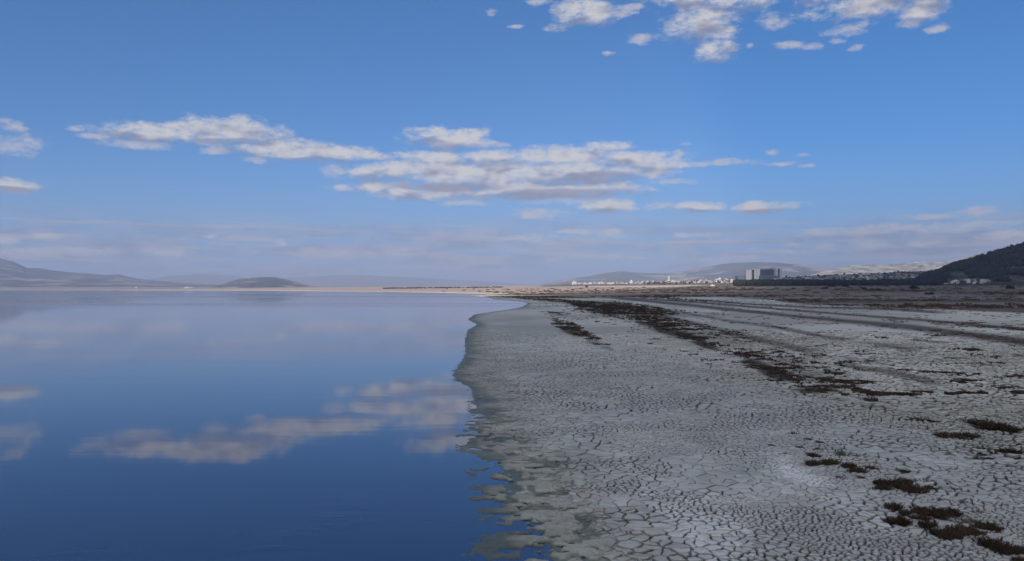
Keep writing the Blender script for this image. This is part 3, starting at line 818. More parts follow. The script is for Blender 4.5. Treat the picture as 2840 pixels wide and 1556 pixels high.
# ================================================================ plants
def plant_mat(name, c1, c2):
    m_, T, b = new_mat(name)
    g = T.n('ShaderNodeNewGeometry'); n1 = T.noise(g.outputs['Position'], 11, 3, .6)
    rnd = T.n('ShaderNodeObjectInfo')
    c = T.mix(T.rng(n1, .35, .65, 0, 1, True), c1, c2)
    c = T.v('SCALE', c, T.m('MULTIPLY', T.rng(rnd.outputs['Random'], 0, 1, .75, 1.25), T.rng(T.noise(g.outputs['Position'], 1.7, 3, .6), .3, .7, .6, 1.5)))
    T.link(c, b.inputs['Base Color']); b.inputs['Roughness'].default_value = .9; b.inputs['Specular IOR Level'].default_value = .08
    return m_
M_STEM = plant_mat('saltwort_stem', (.035, .024, .020), (.055, .036, .028))
M_LEAF = plant_mat('saltwort_twigs', (.072, .042, .030), (.050, .042, .024))
M_TUFT = plant_mat('brown_tuft', (.050, .034, .028), (.078, .054, .040))
M_OLIVE = plant_mat('olive_twigs', (.045, .050, .025), (.060, .058, .030))
M_GREYTW = plant_mat('grey_twigs', (.12, .11, .085), (.16, .14, .11))

def tube(Vs, Fs, p, q, r0, r1):
    p = np.array(p); q = np.array(q); ax = q - p; L = np.linalg.norm(ax) + 1e-9; ax /= L
    u = np.cross(ax, (.3, .9, .2)); u /= np.linalg.norm(u) + 1e-9; w = np.cross(ax, u)
    b = len(Vs)
    for c, r in ((p, r0), (q, r1)):
        for k in range(3):
            t = k * 2.0944; Vs.append(c + (u * math.cos(t) + w * math.sin(t)) * r)
    for k in range(3):
        j = (k + 1) % 3; Fs.append((b + k, b + j, b + 3 + j, b + 3 + k))

def shrub_meshes(seed, n, mat_leaf, flat=1.0):
    """a low saltwort about 1 m across: woody stems and many upright fleshy twigs"""
    rg = random.Random(seed); sv, sf, lv, lf = [], [], [], []
    for i in range(n):
        a = rg.uniform(0, 6.283); r = .40 * math.sqrt(rg.random()) * (1 + .25 * math.sin(a * 2 + seed) + .15 * math.sin(a * 3 + 2 * seed))
        bx, by = r * math.cos(a), r * math.sin(a)
        h = (.13 + .30 * rg.random() ** 1.4) * flat * (1.15 - 1.0 * r); k_ = rg.uniform(.75, 1.35); bx *= k_; by *= k_
        t = (bx * 1.18 + rg.uniform(-.03, .03), by * 1.18 + rg.uniform(-.03, .03), h * .62)
        tube(sv, sf, (bx * .45, by * .45, -.03), t, .006, .004)
        for j in range(7):
            f = rg.uniform(.15, 1.0); s0 = (bx * .45 + (t[0] - bx * .45) * f, by * .45 + (t[1] - by * .45) * f, -.03 + (t[2] + .03) * f)
            aa = rg.uniform(0, 6.283); l = rg.uniform(.06, .15)
            e = (s0[0] + math.cos(aa) * l * .55, s0[1] + math.sin(aa) * l * .55, s0[2] + l * rg.uniform(.55, 1.1) * flat)
            tube(lv, lf, s0, e, .009, .006)
            if rg.random() < .6:
                aa += 1.5; e2 = (s0[0] + (e[0] - s0[0]) * .5 + math.cos(aa) * .05, s0[1] + (e[1] - s0[1]) * .5 + math.sin(aa) * .05, (s0[2] + e[2]) / 2 + .06 * flat)
                tube(lv, lf, ((s0[0] + e[0]) / 2, (s0[1] + e[1]) / 2, (s0[2] + e[2]) / 2), e2, .008, .005)
    res = []
    for nm, v_, f_, m_ in (('saltwort_stems', sv, sf, M_STEM), ('foliage', lv, lf, mat_leaf)):
        me_ = bpy.data.meshes.new(nm); me_.from_pydata([tuple(x) for x in v_], [], f_); me_.materials.append(m_); res.append(me_)
    return res

SHRUBS = [shrub_meshes(s, 120, M_LEAF) for s in range(5)]
SH_GREY = [shrub_meshes(20 + s, 26, M_GREYTW) for s in range(2)]
SH_OLIVE = [shrub_meshes(30, 110, M_OLIVE)]
SH_LOW = [shrub_meshes(40 + s, 50, M_TUFT, .9) for s in range(3)]

def ground_at(px, py):
    x, y = unproj(px, py)
    for _ in range(3):
        z = float(base_h(np.array([x]), np.array([y]))[0]); x, y = unproj(px, py, z)
    return x, y, z

def put_shrub(meshes, px, py, wpx, label, group, asp=1.0, hk=1.0, name='saltwort_shrub', cat='shrub'):
    x, y, z = ground_at(px, py)
    w = wpx / FPX * y
    st_, fo = random.choice(meshes)
    o = bpy.data.objects.new(name, st_); COL.objects.link(o)
    o.location = (x, y + w * .3, z - .005); o.rotation_euler = (0, 0, 0)
    o.scale = (w * 1.05, w * asp * 1.05, w * hk)
    c = bpy.data.objects.new('foliage', fo); COL.objects.link(c); c.parent = o
    tag(o, label, cat, group)
    return o

def z5(x, y): return 2100 + x * .28727, 1156 + y * .28727
BR, LO, GR = SHRUBS, SH_LOW, SH_GREY
SHRUB_LIST = [  # x, base y, width in the enlarged corner; kind; label
 (145,285,85,LO,'small dark tuft farthest left in the nearest line of plants'),
 (370,172,95,LO,'flat dark tuft above the pale salt swath, leftmost of the upper three'),
 (510,228,95,LO,'dark tuft above the salt swath, middle of the upper three'),
 (612,256,95,LO,'dark tuft above the salt swath, rightmost of the upper three'),
 (420,303,85,LO,'thin dark tuft on the upper edge of the white salt swath'),
 (600,322,90,LO,'dark tuft just above the spiky one at the end of the salt swath'),
 (690,324,45,LO,'tiny dark tuft right of the tuft above the spiky one'),
 (280,360,60,LO,'little dark tuft at the left on the white salt'),
 (375,366,45,GR,'tiny grey twiggy tuft on the white salt'),
 (562,395,125,BR,'spiky dark shrub on the white salt above the three joined shrubs'),
 (560,480,155,BR,'left one of three dark shrubs joined in a row on the salt'),
 (728,474,175,BR,'middle one of three dark shrubs joined in a row on the salt'),
 (905,500,150,BR,'right one of three dark shrubs joined in a row on the salt'),
 (850,385,200,GR,'sparse grey twiggy shrub behind the three joined shrubs'),
 (1120,508,140,LO,'flat dark tuft reaching right behind the round dark shrub'),
 (1005,548,150,BR,'round dark shrub just right of the three joined shrubs'),
 (1012,598,95,LO,'thin spiky tuft below the round dark shrub'),
 (818,600,112,LO,'small dark tuft alone on the salt below the three joined shrubs'),
 (1440,545,135,LO,'flat dark tuft alone right of the round dark shrub'),
 (1245,675,190,BR,'dark left shrub of the brown pair in mid slope'),
 (1250,715,150,BR,'short dark shrub at the foot of the brown pair'),
 (1440,668,200,BR,'dark shrub at the back of the brown pair'),
 (1510,735,285,BR,'broad rust brown shrub at the right of the brown pair'),
 (1690,700,125,LO,'dark tuft trailing right of the broad rust brown shrub'),
 (1800,702,90,GR,'thin grey tuft right of the trailing dark tuft'),
 (1905,712,110,GR,'thin grey tuft at the right end of the trailing line'),
 (1650,640,150,GR,'sparse grey tuft behind the broad rust brown shrub'),
 (1785,810,95,GR,'pale grey twig tuft alone below the trailing line'),
 (2005,835,105,GR,'pale grey twig tuft on the rough crust at the right'),
 (2150,935,110,GR,'pale grey twig tuft lower right on the rough crust'),
 (1345,905,185,BR,'dark brown shrub leading the largest cluster at its upper left'),
 (1465,955,150,BR,'brown shrub between the leading shrub and the largest cluster'),
 (1410,1058,215,BR,'low flat dark shrub left of the largest cluster'),
 (1640,945,190,BR,'dark shrub at the left shoulder of the largest cluster'),
 (1620,1005,160,BR,'small dark shrub under the left shoulder of the largest cluster'),
 (1770,990,270,BR,'tall rust brown shrub at the heart of the largest cluster'),
 (1905,965,190,BR,'brown shrub at the right shoulder of the largest cluster'),
 (1680,1080,190,BR,'low brown shrub below the heart of the largest cluster'),
 (2045,1050,240,GR,'sparse grey brown shrub right of the largest cluster'),
 (2150,1040,130,LO,'dark tuft in the sparse shrub right of the largest cluster'),
 (1860,1190,270,BR,'broad dark shrub at the bottom left of the largest cluster'),
 (2010,1170,290,BR,'broad rust brown shrub at the bottom of the largest cluster'),
 (2110,1150,200,BR,'brown shrub at the bottom right of the largest cluster'),
 (2285,1115,215,BR,'brown shrub standing between the largest cluster and the right edge'),
 (2400,1330,330,BR,'broad brown shrub in the bottom right corner'),
 (2550,1320,170,BR,'brown shrub cut by the right edge near the bottom corner'),
 (2560,1410,140,BR,'dark shrub at the very bottom right corner'),
 (1350,110,150,LO,'flat dark tuft at the left of the band by the right edge'),
 (1570,42,200,LO,'long flat dark tuft at the top of the band by the right edge'),
 (1690,55,190,LO,'flat dark tuft right of the topmost one in the right edge band'),
 (1860,205,220,BR,'dark shrub at the left end of the near band by the right edge'),
 (2080,218,260,BR,'dark shrub in the middle of the near band by the right edge'),
 (2250,98,280,BR,'long dark shrub in the upper row by the right edge'),
 (2440,150,340,BR,'broadest dark shrub in the upper row by the right edge'),
 (2250,330,200,LO,'flat dark tuft below the near band by the right edge'),
 (2500,368,260,BR,'low dark shrub touching the right edge above the corner group'),
 (2180,372,150,LO,'small flat tuft left of the low dark shrub at the edge'),
 (2250,412,150,LO,'small flat tuft below the low dark shrub at the edge'),
 (2545,275,120,LO,'dark tuft touching the right edge between two bands'),
]
for x_, y_, w_, ms, lb in SHRUB_LIST:
    px, py = z5(x_, y_)
    hk = {id(BR): 1.0, id(LO): .8, id(GR): .8}[id(ms)] * (.55 if y_ < 420 and x_ > 1200 else 1)
    put_shrub(ms, px, py, w_ * .28727 * 1.1, lb, None, asp=random.uniform(.8, 1.15), hk=hk * random.uniform(.85, 1.1))
put_shrub(SH_OLIVE, 2702, 974, 56, 'dense dark green bush alone on the pale mud at the right', None, asp=.9, hk=.5)

# tufts in the bands and scattered over the flat
def tuft_blades(X, Y, Z, Rr, H, n, rg):
    """n leaning blades for every tuft, one mesh"""
    N = len(X); a = rg.uniform(0, 6.283, (N, n)); r = Rr[:, None] * np.sqrt(rg.random((N, n)))
    bx = X[:, None] + r * np.cos(a); by = Y[:, None] + r * np.sin(a)
    h = H[:, None] * rg.uniform(.55, 1.1, (N, n)); w = Rr[:, None] * rg.uniform(.16, .34, (N, n)); b = rg.uniform(0, 6.283, (N, n))
    tx = bx + np.cos(a) * h * .35; ty = by + np.sin(a) * h * .35; zz_ = np.broadcast_to(Z[:, None], bx.shape)
    v0 = np.stack([bx - np.cos(b) * w, by - np.sin(b) * w, zz_ - .02], -1); v1 = np.stack([bx + np.cos(b) * w, by + np.sin(b) * w, zz_ - .02], -1)
    v2 = np.stack([tx + np.cos(b) * w * .5, ty + np.sin(b) * w * .5, zz_ + h], -1); v3 = np.stack([tx - np.cos(b) * w * .5, ty - np.sin(b) * w * .5, zz_ + h * .9], -1)
    Vv = np.stack([v0, v1, v2, v3], 2).reshape(-1, 3)
    return Vv, np.arange(len(Vv)).reshape(-1, 4)

def sample_patch(p, dens):
    cx, cy, rx, ry, tl, w_ = p
    xa, ya = unproj(cx, cy); A = (2.2 * rx / FPX * ya) * (2.2 * ry * ya * ya / (CAMH * FPX))
    n = int(A * dens); u = RNG.uniform(-1.12, 1.12, n); v = RNG.uniform(-1.12, 1.12, n)
    px = cx + u * rx; py = cy + tl * (px - cx) + v * ry
    d = CAMH * FPX / np.maximum(py - HOR, 2)
    acc = RNG.random(n) < np.clip((d / ya) ** 3, 0, 1.6) / 1.6
    x = (px - PW / 2) / FPX * d
    cl = fbm(x / 1.4, d / 1.4, 3, 91)
    acc &= RNG.random(n) < w_ * np.clip(1.25 - (u * u + v * v), 0, 1) * sstep(.38, .58, cl) * 1.6
    return x[acc], d[acc]

TX, TY = [], []
for p in PATCH:
    a_, b_ = sample_patch(p, 17.0 if p[1] > 900 else 7.0); TX.append(a_); TY.append(b_)
# scattered dashes of tufts
n = 90000
px = RNG.uniform(1480, 2840, n); py = 838 + 330 * RNG.random(n) ** 1.2
d = CAMH * FPX / (py - HOR); x = (px - PW / 2) / FPX * d
cl = fbm(x / .9, d / .9, 3, 95); cl2 = fbm(x / 9, d / 26, 3, 96)
px_left = 1470 + (py - 840) * 1.15
acc = (cl > .735 - .13 * sstep(.42, .68, cl2)) & (px > px_left + RNG.normal(0, 40, n)) & (RNG.random(n) < .8)
acc &= (py > np.interp(px, BND[:, 0], BND[:, 1]) + 4)
acc &= ~((py > 1115) & (px > 2100)) & (py < 885 + .29 * (px - 1540) + RNG.normal(0, 12, n))
n_band = sum(len(q) for q in TX)
TX.append(x[acc]); TY.append(d[acc])
TX = np.concatenate(TX); TY = np.concatenate(TY)
tsd = shore_sd(TX, TY); kq = tsd > 1.5; inband = (np.arange(len(TX)) < n_band)[kq]; TX, TY, tsd = TX[kq], TY[kq], tsd[kq]
TZ = base_h(TX, TY, tsd)
TR = RNG.uniform(.06, .17, len(TX)) * np.clip(.7 + TY / 130, .7, 1.7) * np.where(inband, 1, .72); TH = RNG.uniform(.035, .085, len(TX)) * np.clip(.8 + TY / 200, .8, 1.4) * np.where(inband, 1, .6)
near_o = np.argsort(TY); ind = near_o[:150]; rest_i = near_o[150:]
# the nearest are single tufts
TU = []
for s in range(5):
    rg = np.random.default_rng(s); v_, f_ = tuft_blades(np.zeros(1), np.zeros(1), np.zeros(1), np.array([1.0]), np.array([.62]), 46, rg)
    me_ = bpy.data.meshes.new('saltwort_tuft'); me_.from_pydata([tuple(q) for q in v_], [], [tuple(int(i) for i in q) for q in f_]); me_.materials.append(M_TUFT); TU.append(me_)
for j, i in enumerate(ind):
    o = bpy.data.objects.new('saltwort_tuft', TU[j % 5]); COL.objects.link(o)
    o.location = (TX[i], TY[i], TZ[i]); o.rotation_euler = (0, 0, random.uniform(0, 6.28)); o.scale = (TR[i], TR[i], TR[i] * random.uniform(.8, 1.1))
    tag(o, 'small dark brown tuft scattered on the cracked mud between the brown bands', 'tuft', 'small tufts scattered on the cracked mud')
v_, f_ = tuft_blades(TX[rest_i], TY[rest_i], TZ[rest_i], TR[rest_i], TH[rest_i], 15, RNG)
o = mesh_np('saltwort_cover', v_, [f_], M_TUFT); tag(o, 'dark brown bands of low saltwort running along the mud flat', 'ground cover', kind='stuff')
print('tufts', len(TX))

# ================================================================ trees and bushes of the plain
def blob(seed, nu=9, nv=6, rough=.28):
    """uneven leafy mass, unit radius, sitting on z = 0"""
    rg = np.random.default_rng(seed); V, F = [], []
    for i in range(nv + 1):
        th = math.pi * i / nv
        for j in range(nu):
            ph = 2 * math.pi * j / nu + (i % 2) * .35; r = 1 + rg.uniform(-rough, rough)
            V.append((math.sin(th) * math.cos(ph) * r, math.sin(th) * math.sin(ph) * r, .5 + .5 * math.cos(th) * (1 + rg.uniform(-.15, .15))))
    for i in range(nv):
        for j in range(nu):
            a, b_ = i * nu + j, i * nu + (j + 1) % nu; F.append((a, a + nu, b_ + nu, b_))
    return np.array(V), np.array(F)

M_PINE = plant_mat('pine_needles', (.018, .024, .021), (.030, .035, .029))
M_CROWN = plant_mat('dark_green_leaves', (.028, .036, .022), (.045, .050, .030))
M_DRYBUSH = plant_mat('dry_bush_twigs', (.075, .055, .042), (.11, .08, .06))
M_BARK = plain('bark', (.06, .045, .035))

def leaf_cloud(seed, n, rad, squash, z0):
    """crown as many small leaf faces spread through its volume in clumps"""
    rg = np.random.default_rng(seed)
    cl = rg.normal(0, .5, (9, 3)); cl[:, 2] = np.abs(cl[:, 2])
    c = cl[rg.integers(0, 9, n)] + rg.normal(0, .26, (n, 3))
    c = c / np.maximum(1, np.linalg.norm(c, axis=1))[:, None] * 1.0
    c[:, 2] = np.abs(c[:, 2])
    c = c * (rad, rad, rad * squash) + (0, 0, z0)
    u = rg.normal(0, 1, (n, 3)); u /= np.linalg.norm(u, axis=1)[:, None]; w = np.cross(u, rg.normal(0, 1, (n, 3))); w /= np.linalg.norm(w, axis=1)[:, None]
    s = rg.uniform(.09, .20, (n, 1)) * rad
    V = np.stack([c - u * s - w * s * .6, c + u * s - w * s * .6, c + u * s * .5 + w * s, c - u * s * .5 + w * s], 1).reshape(-1, 3)
    return V, np.arange(4 * n).reshape(-1, 4)

def bush_proto(seed, mat_, squash, z0):
    v, f = leaf_cloud(seed, 260, 1.0, squash, z0)
    me1 = bpy.data.meshes.new('crown'); me1.from_pydata([tuple(q) for q in v], [], [tuple(map(int, q)) for q in f]); me1.materials.append(mat_)
    sv, sf = [], []; rg = random.Random(seed)
    for i in range(5):
        a = i * 1.26; tube(sv, sf, (.04 * math.cos(a), .04 * math.sin(a), -.1), (.4 * math.cos(a), .4 * math.sin(a), z0 + .45 * squash), .06, .025)
    me2 = bpy.data.meshes.new('trunk'); me2.from_pydata([tuple(q) for q in sv], [], sf); me2.materials.append(M_BARK)
    return me1, me2
B_DARK = [bush_proto(s, M_CROWN, .75, .06) for s in range(3)]
B_DRY = [bush_proto(10 + s, M_DRYBUSH, .8, .06) for s in range(3)]
B_TREE = [bush_proto(20, M_CROWN, .7, .75)]

def put_bush(protos, px, py, wpx, hpx, label, group=None, name='bush', cat='bush', dmax=15000):
    h_ = hit(px, py, dmax=dmax)
    if h_ is None: return
    x, y, z = h_; r = wpx / FPX * y / 2
    cr, tr = random.choice(protos); hh = hpx / FPX * y
    o = empty(name, (x, y, z - .05), random.uniform(0, 6.28)); o.scale = (r, r, hh / 1.0)
    for nm, me_ in (('crown', cr), ('trunk', tr)):
        c = bpy.data.objects.new(nm, me_); COL.objects.link(c); c.parent = o
    tag(o, label, cat, group)

PLAIN = [
 (2577,817,24,9,B_DARK,'dark rounded bush just left of the pale pond on the plain'),
 (2287,801,19,6,B_DARK,'dark bush left of the whitish patch before the tree belt'),
 (2306,796,24,6,B_DARK,'dark bush touching the left side of the whitish patch before the tree belt'),
 (2345,797,22,7,B_DARK,'dark bush touching the right side of the whitish patch before the tree belt'),
 (2398,802,19,7,B_DARK,'flat topped dark bush left of the umbrella shaped tree'),
 (2235,807,20,4,B_DRY,'low brown bush on the plain below the hospital end'),
 (2199,802,15,5,B_DRY,'small brown bush on the plain right of the hospital'),
 (2153,802,16,4,B_DRY,'low brown bush on the plain under the hospital'),
 (2623,800,9,4,B_DARK,'tiny dark bush between the pond and the roadside houses'),
 (2535,801,26,11,B_DARK,'dense dark bush at the front edge of the tree belt'),
 (2838,817,28,7,B_DRY,'brown bush cut by the right edge level with the pond'),
 (2800,819,24,3,B_DRY,'flat brown bush right of the pale pond'),
 (2690,826,30,3,B_DRY,'flat brown bush just below the pale pond'),
 (2560,826,26,3,B_DRY,'flat brown bush below the rounded bush'),
 (2430,820,30,3,B_DRY,'flat brown bush in the middle of the dark plain'),
 (2330,818,26,3,B_DRY,'flat brown bush on the dark plain left of its middle'),
 (2170,827,18,2.5,B_DRY,'low brown bush at the near edge of the plain under the hospital'),
 (2500,833,20,2.5,B_DRY,'low brown bush near the pale mud edge right of the middle'),
]
for px, py, w_, h_, pr, lb in PLAIN: put_bush(pr, px, py, w_, h_, lb)
put_bush(B_TREE, 2437, 808, 19, 5.6, 'small umbrella shaped tree alone on the brown plain', name='umbrella_tree', cat='tree')
put_bush(B_DARK, 2805, 801, 27, 13, 'tall dark tree standing out before the belt near the right edge', name='plain_tree', cat='tree')
put_bush(B_DRY, 1627, 797, 8, 7.5, 'upright reddish bush on the sunlit stubble field, left one', name='bush')
put_bush(B_DRY, 1785, 798, 11, 3.5, 'olive bush on the sunlit stubble field, right of the upright one')
put_bush(B_DRY, 1742, 800, 11, 2.5, 'low brown bush at the front edge of the sunlit stubble field')
for i in range(46):   # sunlit scrub across the bay
    px = random.uniform(1230, 1990); py = random.uniform(801, 810) - max(0, (px - 1650)) * .018
    put_bush(B_DRY, px, py, random.uniform(5, 13), random.uniform(1.6, 3.2), 'low reddish scrub bush on the sunlit ground across the bay', 'scrub bushes across the bay')

# tree masses: the belt in front of the town, the pines on the hill, the dark line across the bay
def tree_mass(name, pts, mat_, label, hgt, wid):
    b0 = [blob(s, 6, 4, .36) for s in range(4)]; Vs, Fs, k = [], [], 0
    for (x, y, z) in pts:
        v, f = b0[random.randrange(4)]; s = random.uniform(.45, 1.35); w_ = wid * s * random.uniform(.8, 1.2); a = random.uniform(0, 6.28); c, s_ = math.cos(a), math.sin(a)
        vv = np.c_[(v[:, 0] * c - v[:, 1] * s_) * w_ + x, (v[:, 0] * s_ + v[:, 1] * c) * w_ + y, v[:, 2] * hgt * s + z - .6]
        Vs.append(vv); Fs.append(f + k); k += len(v)
    o = mesh_np(name, np.concatenate(Vs), [np.concatenate(Fs)], mat_); tag(o, label, 'wood', kind='stuff')
    return o

pts = []
n = 9000
px = RNG.uniform(2480, 3100, n); y = RNG.uniform(1350, 2150, n); x = (px - PW / 2) / FPX * y
hz = hill_h('forested_hill', x, y); bz = base_h(x, y)
clr = fbm(x / 60, y / 90, 3, 55)
qx, qy = proj(x, y, hz)
ok = (hz > bz + .5) & (clr > .42) & ~((qx > 2608) & (qx < 2752) & (qy > 772))
pts = [(a, b, c) for a, b, c in zip(x[ok], y[ok], hz[ok])]
tree_mass('pine_wood', pts, M_PINE, 'dark pine wood covering the hill at the right edge', 7.5, 3.6)
def stand(px, D_):
    X_ = (px - PW / 2) / FPX * D_; return list(zip(X_, D_, land_h(X_, D_)))
n = 2300; px = RNG.uniform(2040, 2620, n); lo = np.interp(px, (2040, 2100, 2200, 2330, 2450, 2620), (790, 792, 791, 791, 792, 793)); hi_ = np.interp(px, (2040, 2110, 2190, 2330, 2400, 2500, 2620), (787, 783, 781, 779, 776, 772, 766))
py = RNG.uniform(hi_, lo); D_ = np.where(py > 786, RNG.uniform(1500, 1850, n), RNG.uniform(1900, 2400, n))
tree_mass('tree_belt', stand(px, D_), M_PINE, 'dark belt of trees between the plain and the town', 10.5, 5.0)
tree_mass('shore_trees', stand(1065 + 330 * RNG.random(260) ** 1.5, RNG.uniform(2300, 2700, 260)), M_CROWN, 'thin dark line of trees on the far side of the bay', 3.4, 4.0)
px = np.concatenate([RNG.uniform(1780, 2060, 70), RNG.uniform(2180, 2560, 260)]); D_ = np.where(px < 2100, RNG.uniform(2600, 2950, len(px)), RNG.uniform(2250, 2950, len(px)))
tree_mass('town_trees', stand(px, D_), M_CROWN, 'scattered dark trees between the houses of the town', 6.0, 3.2)

# low dry scrub all over the brown plain
n = 7000; D_ = np.exp(RNG.uniform(math.log(95), math.log(1500), n)); px = RNG.uniform(1350, 2900, n); x = (px - PW / 2) / FPX * D_
qz = land_h(x, D_); _, qy = proj(x, D_, qz)
ok = (qy < np.interp(px, BND[:, 0], BND[:, 1]) - 1) & (fbm(x / 45, D_ / 30, 3, 88) + RNG.normal(0, .06, n) > .60) & (shore_sd(x, D_) > 15)
x, D_, qz = x[ok], D_[ok], qz[ok]; sz = RNG.uniform(.35, 1.0, len(x)) * np.clip(D_ / 350, .6, 2.2)
v_, f_ = tuft_blades(x, D_, qz, sz * 1.2, sz * .42, 14, RNG)
o = mesh_np('dry_scrub', v_, [f_], M_DRYBUSH); tag(o, 'low dry scrub scattered over the brown plain', 'ground cover', kind='stuff')

# ================================================================ buildings
def box_mesh(name, x0, x1, y0, y1, z0, z1, mat_, bevel=0):
    v = [(x, y, z) for z in (z0, z1) for y in (y0, y1) for x in (x0, x1)]
    f = [(0, 2, 3, 1), (4, 5, 7, 6), (0, 1, 5, 4), (2, 6, 7, 3), (0, 4, 6, 2), (1, 3, 7, 5)]
    me_ = bpy.data.meshes.new(name); me_.from_pydata(v, [], f); me_.materials.append(mat_); return me_

def part(name, me_, parent):
    o = bpy.data.objects.new(name, me_); COL.objects.link(o); o.parent = parent; return o

M_WALLS = {'white': plain('white_render', (.78, .76, .72), .85, .06, .4), 'cream': plain('cream_render', (.58, .52, .44), .85, .08, .4), 'grey': plain('grey_render', (.42, .41, .40), .85, .08, .4), 'ochre': plain('ochre_render', (.45, .33, .25), .85, .1, .4)}
M_ROOF_RED = plain('red_tiles', (.26, .11, .075), .85, .15, 1.0); M_ROOF_GREY = plain('grey_roof', (.30, .29, .28), .8, .1, 1.0)
M_GLASS = plain('dark_window', (.03, .035, .045), .25, .05, 1.0, .5)
M_PALE = plain('pale_concrete', (.56, .555, .54), .8, .06, .08); M_MIDC = plain('grey_concrete', (.36, .36, .37), .8, .06, .08)
M_CURT = plain('blue_curtain_wall', (.085, .105, .15), .45, .10, .08, .35); M_DARKC = plain('dark_recess', (.022, .026, .042), .6, .05, .1)
M_LOWBLUE = plain('blue_grey_cladding', (.13, .15, .20), .6, .08, .08)

def house_proto(kind, wall):
    """unit house: 10 m wide, 8 m deep, 6 m tall walls, front towards -y"""
    root = empty('house', (0, 0, 0)); hw = 6.0
    part('wall', box_mesh('wall', -5, 5, -4, 4, -2.5, hw, M_WALLS[wall]), root)
    if kind == 'gable':
        v = [(-5.5, -4.5, hw + .01), (5.5, -4.5, hw + .01), (5.5, 4.5, hw + .01), (-5.5, 4.5, hw + .01), (-4.0, 0, hw + 2.2), (4.0, 0, hw + 2.2)]
        f = [(0, 1, 5, 4), (2, 3, 4, 5), (0, 4, 3), (1, 2, 5), (0, 3, 2, 1)]
        me_ = bpy.data.meshes.new('roof'); me_.from_pydata(v, [], f); me_.materials.append(M_ROOF_RED); rf = part('roof', me_, root)
        part('chimney', box_mesh('chimney', 2.0, 2.8, .6, 1.4, hw + .6, hw + 3.0, M_WALLS[wall]), rf)
    else:
        rf = part('roof', box_mesh('roof', -5.25, 5.25, -4.25, 4.25, hw + .01, hw + .5, M_ROOF_GREY if wall != 'white' else M_WALLS['white']), root)
        part('stair_hut', box_mesh('stair_hut', -1.5, 1.8, .5, 3.2, hw + .51, hw + 2.6, M_WALLS[wall]), rf)
    for xx in (-3.2, 0.0, 3.2):
        for zz_ in (.9, 3.7):
            if xx == 0 and zz_ < 1: part('door', box_mesh('door', -.6, .6, -4.08, -3.9, 0, 2.3, M_GLASS), root)
            else: part('window', box_mesh('window', xx - .75, xx + .75, -4.08, -3.9, zz_, zz_ + 1.5, M_GLASS), root)
    return root

PROTO = {(k, w): house_proto(k, w) for k in ('gable', 'flat') for w in ('white', 'cream', 'grey', 'ochre')}
used_proto = set()
def put_house(px, py, wpx, hpx, kind, wall, label, group, deep=1.0, dmin=900, dmax=4000):
    h_ = None
    for dy in (0, 1, 2, 3, 4, 6, 8):
        h_ = hit(px, py + dy, dmin, dmax)
        if h_: break
    if h_ is None: return None
    x, y, z = h_
    key = (kind, wall)
    if key not in used_proto: o = PROTO[key]; used_proto.add(key)
    else: o = copy_tree(PROTO[key])
    W_ = wpx / FPX * y; H_ = hpx / FPX * y
    o.location = (x, y, z); o.rotation_euler = (0, 0, random.uniform(-.5, .5) - math.atan2(x, y)); sx = W_ / 10.5
    o.scale = (sx, sx * deep, H_ / (8.2 if kind == 'gable' else 6.5))
    tag(o, label, 'house', group); return o

# the sunlit village (each that stands out by itself)
put_house(1593,788,13,7,'flat','white','brightest white house at the left end of the sunlit village','village houses')
put_house(1751,786,9,7,'flat','white','large bright white cube house right of the middle of the sunlit village','village houses')
put_house(1691,788,10,3,'flat','white','long low white shed on the front edge of the sunlit village','village houses')
put_house(1782,779,6,4.5,'flat','white','white house on the upper row right of the white cube house','village houses')
put_house(1811,784,7,4.5,'flat','white','white house near the dark bush group below the white tower','village houses')
put_house(1866,777,9,4,'flat','white','white house right of the white tower','village houses')
put_house(1896,784,8,3.5,'gable','white','white gabled house in front row right of the white tower','village houses')
put_house(1996,775,10,6,'flat','white','pale blocky house left of the hospital in the upper row','village houses')
put_house(2029,783,7,6.5,'flat','white','narrow tall white house just left of the hospital','village houses')
put_house(2043,770,10,4,'flat','white','white house peeping over trees left of the hospital wing','village houses')
put_house(1976,794,11,4,'flat','white','small white twin shed alone in front of the village','village houses')
put_house(1663,786,5,4,'flat','white','small white house in the left half of the front row','village houses')
put_house(1653,786,7,5,'flat','grey','greenish grey block between white houses in the left half','village houses')
rows = [(1605, 1740, 785.5, 787.5, 44, 'flat'), (1760, 2050, 779, 785, 66, 'gable'), (1880, 2060, 774, 779, 26, 'gable')]
for x0, x1, y0, y1, n, pref in rows:
    for i in range(n):
        px = x0 + (x1 - x0) * (i + random.uniform(.1, .9)) / n; py = random.uniform(y0, y1) - (0 if pref == 'flat' else 0)
        kind = pref if random.random() < .75 else ('flat' if pref == 'gable' else 'gable')
        wall = random.choices(('white', 'cream', 'grey', 'ochre'), (4, 3, 1, 1.3))[0]
        lb = {'flat': 'small %s flat roofed house in the sunlit village', 'gable': 'small %s house with red tiled roof in the sunlit village'}[kind] % {'white': 'white', 'cream': 'cream', 'grey': 'grey', 'ochre': 'ochre'}[wall]
        put_house(px, py, random.uniform(4, 7.5), random.uniform(3, 4.4), kind, wall, lb, 'village houses')
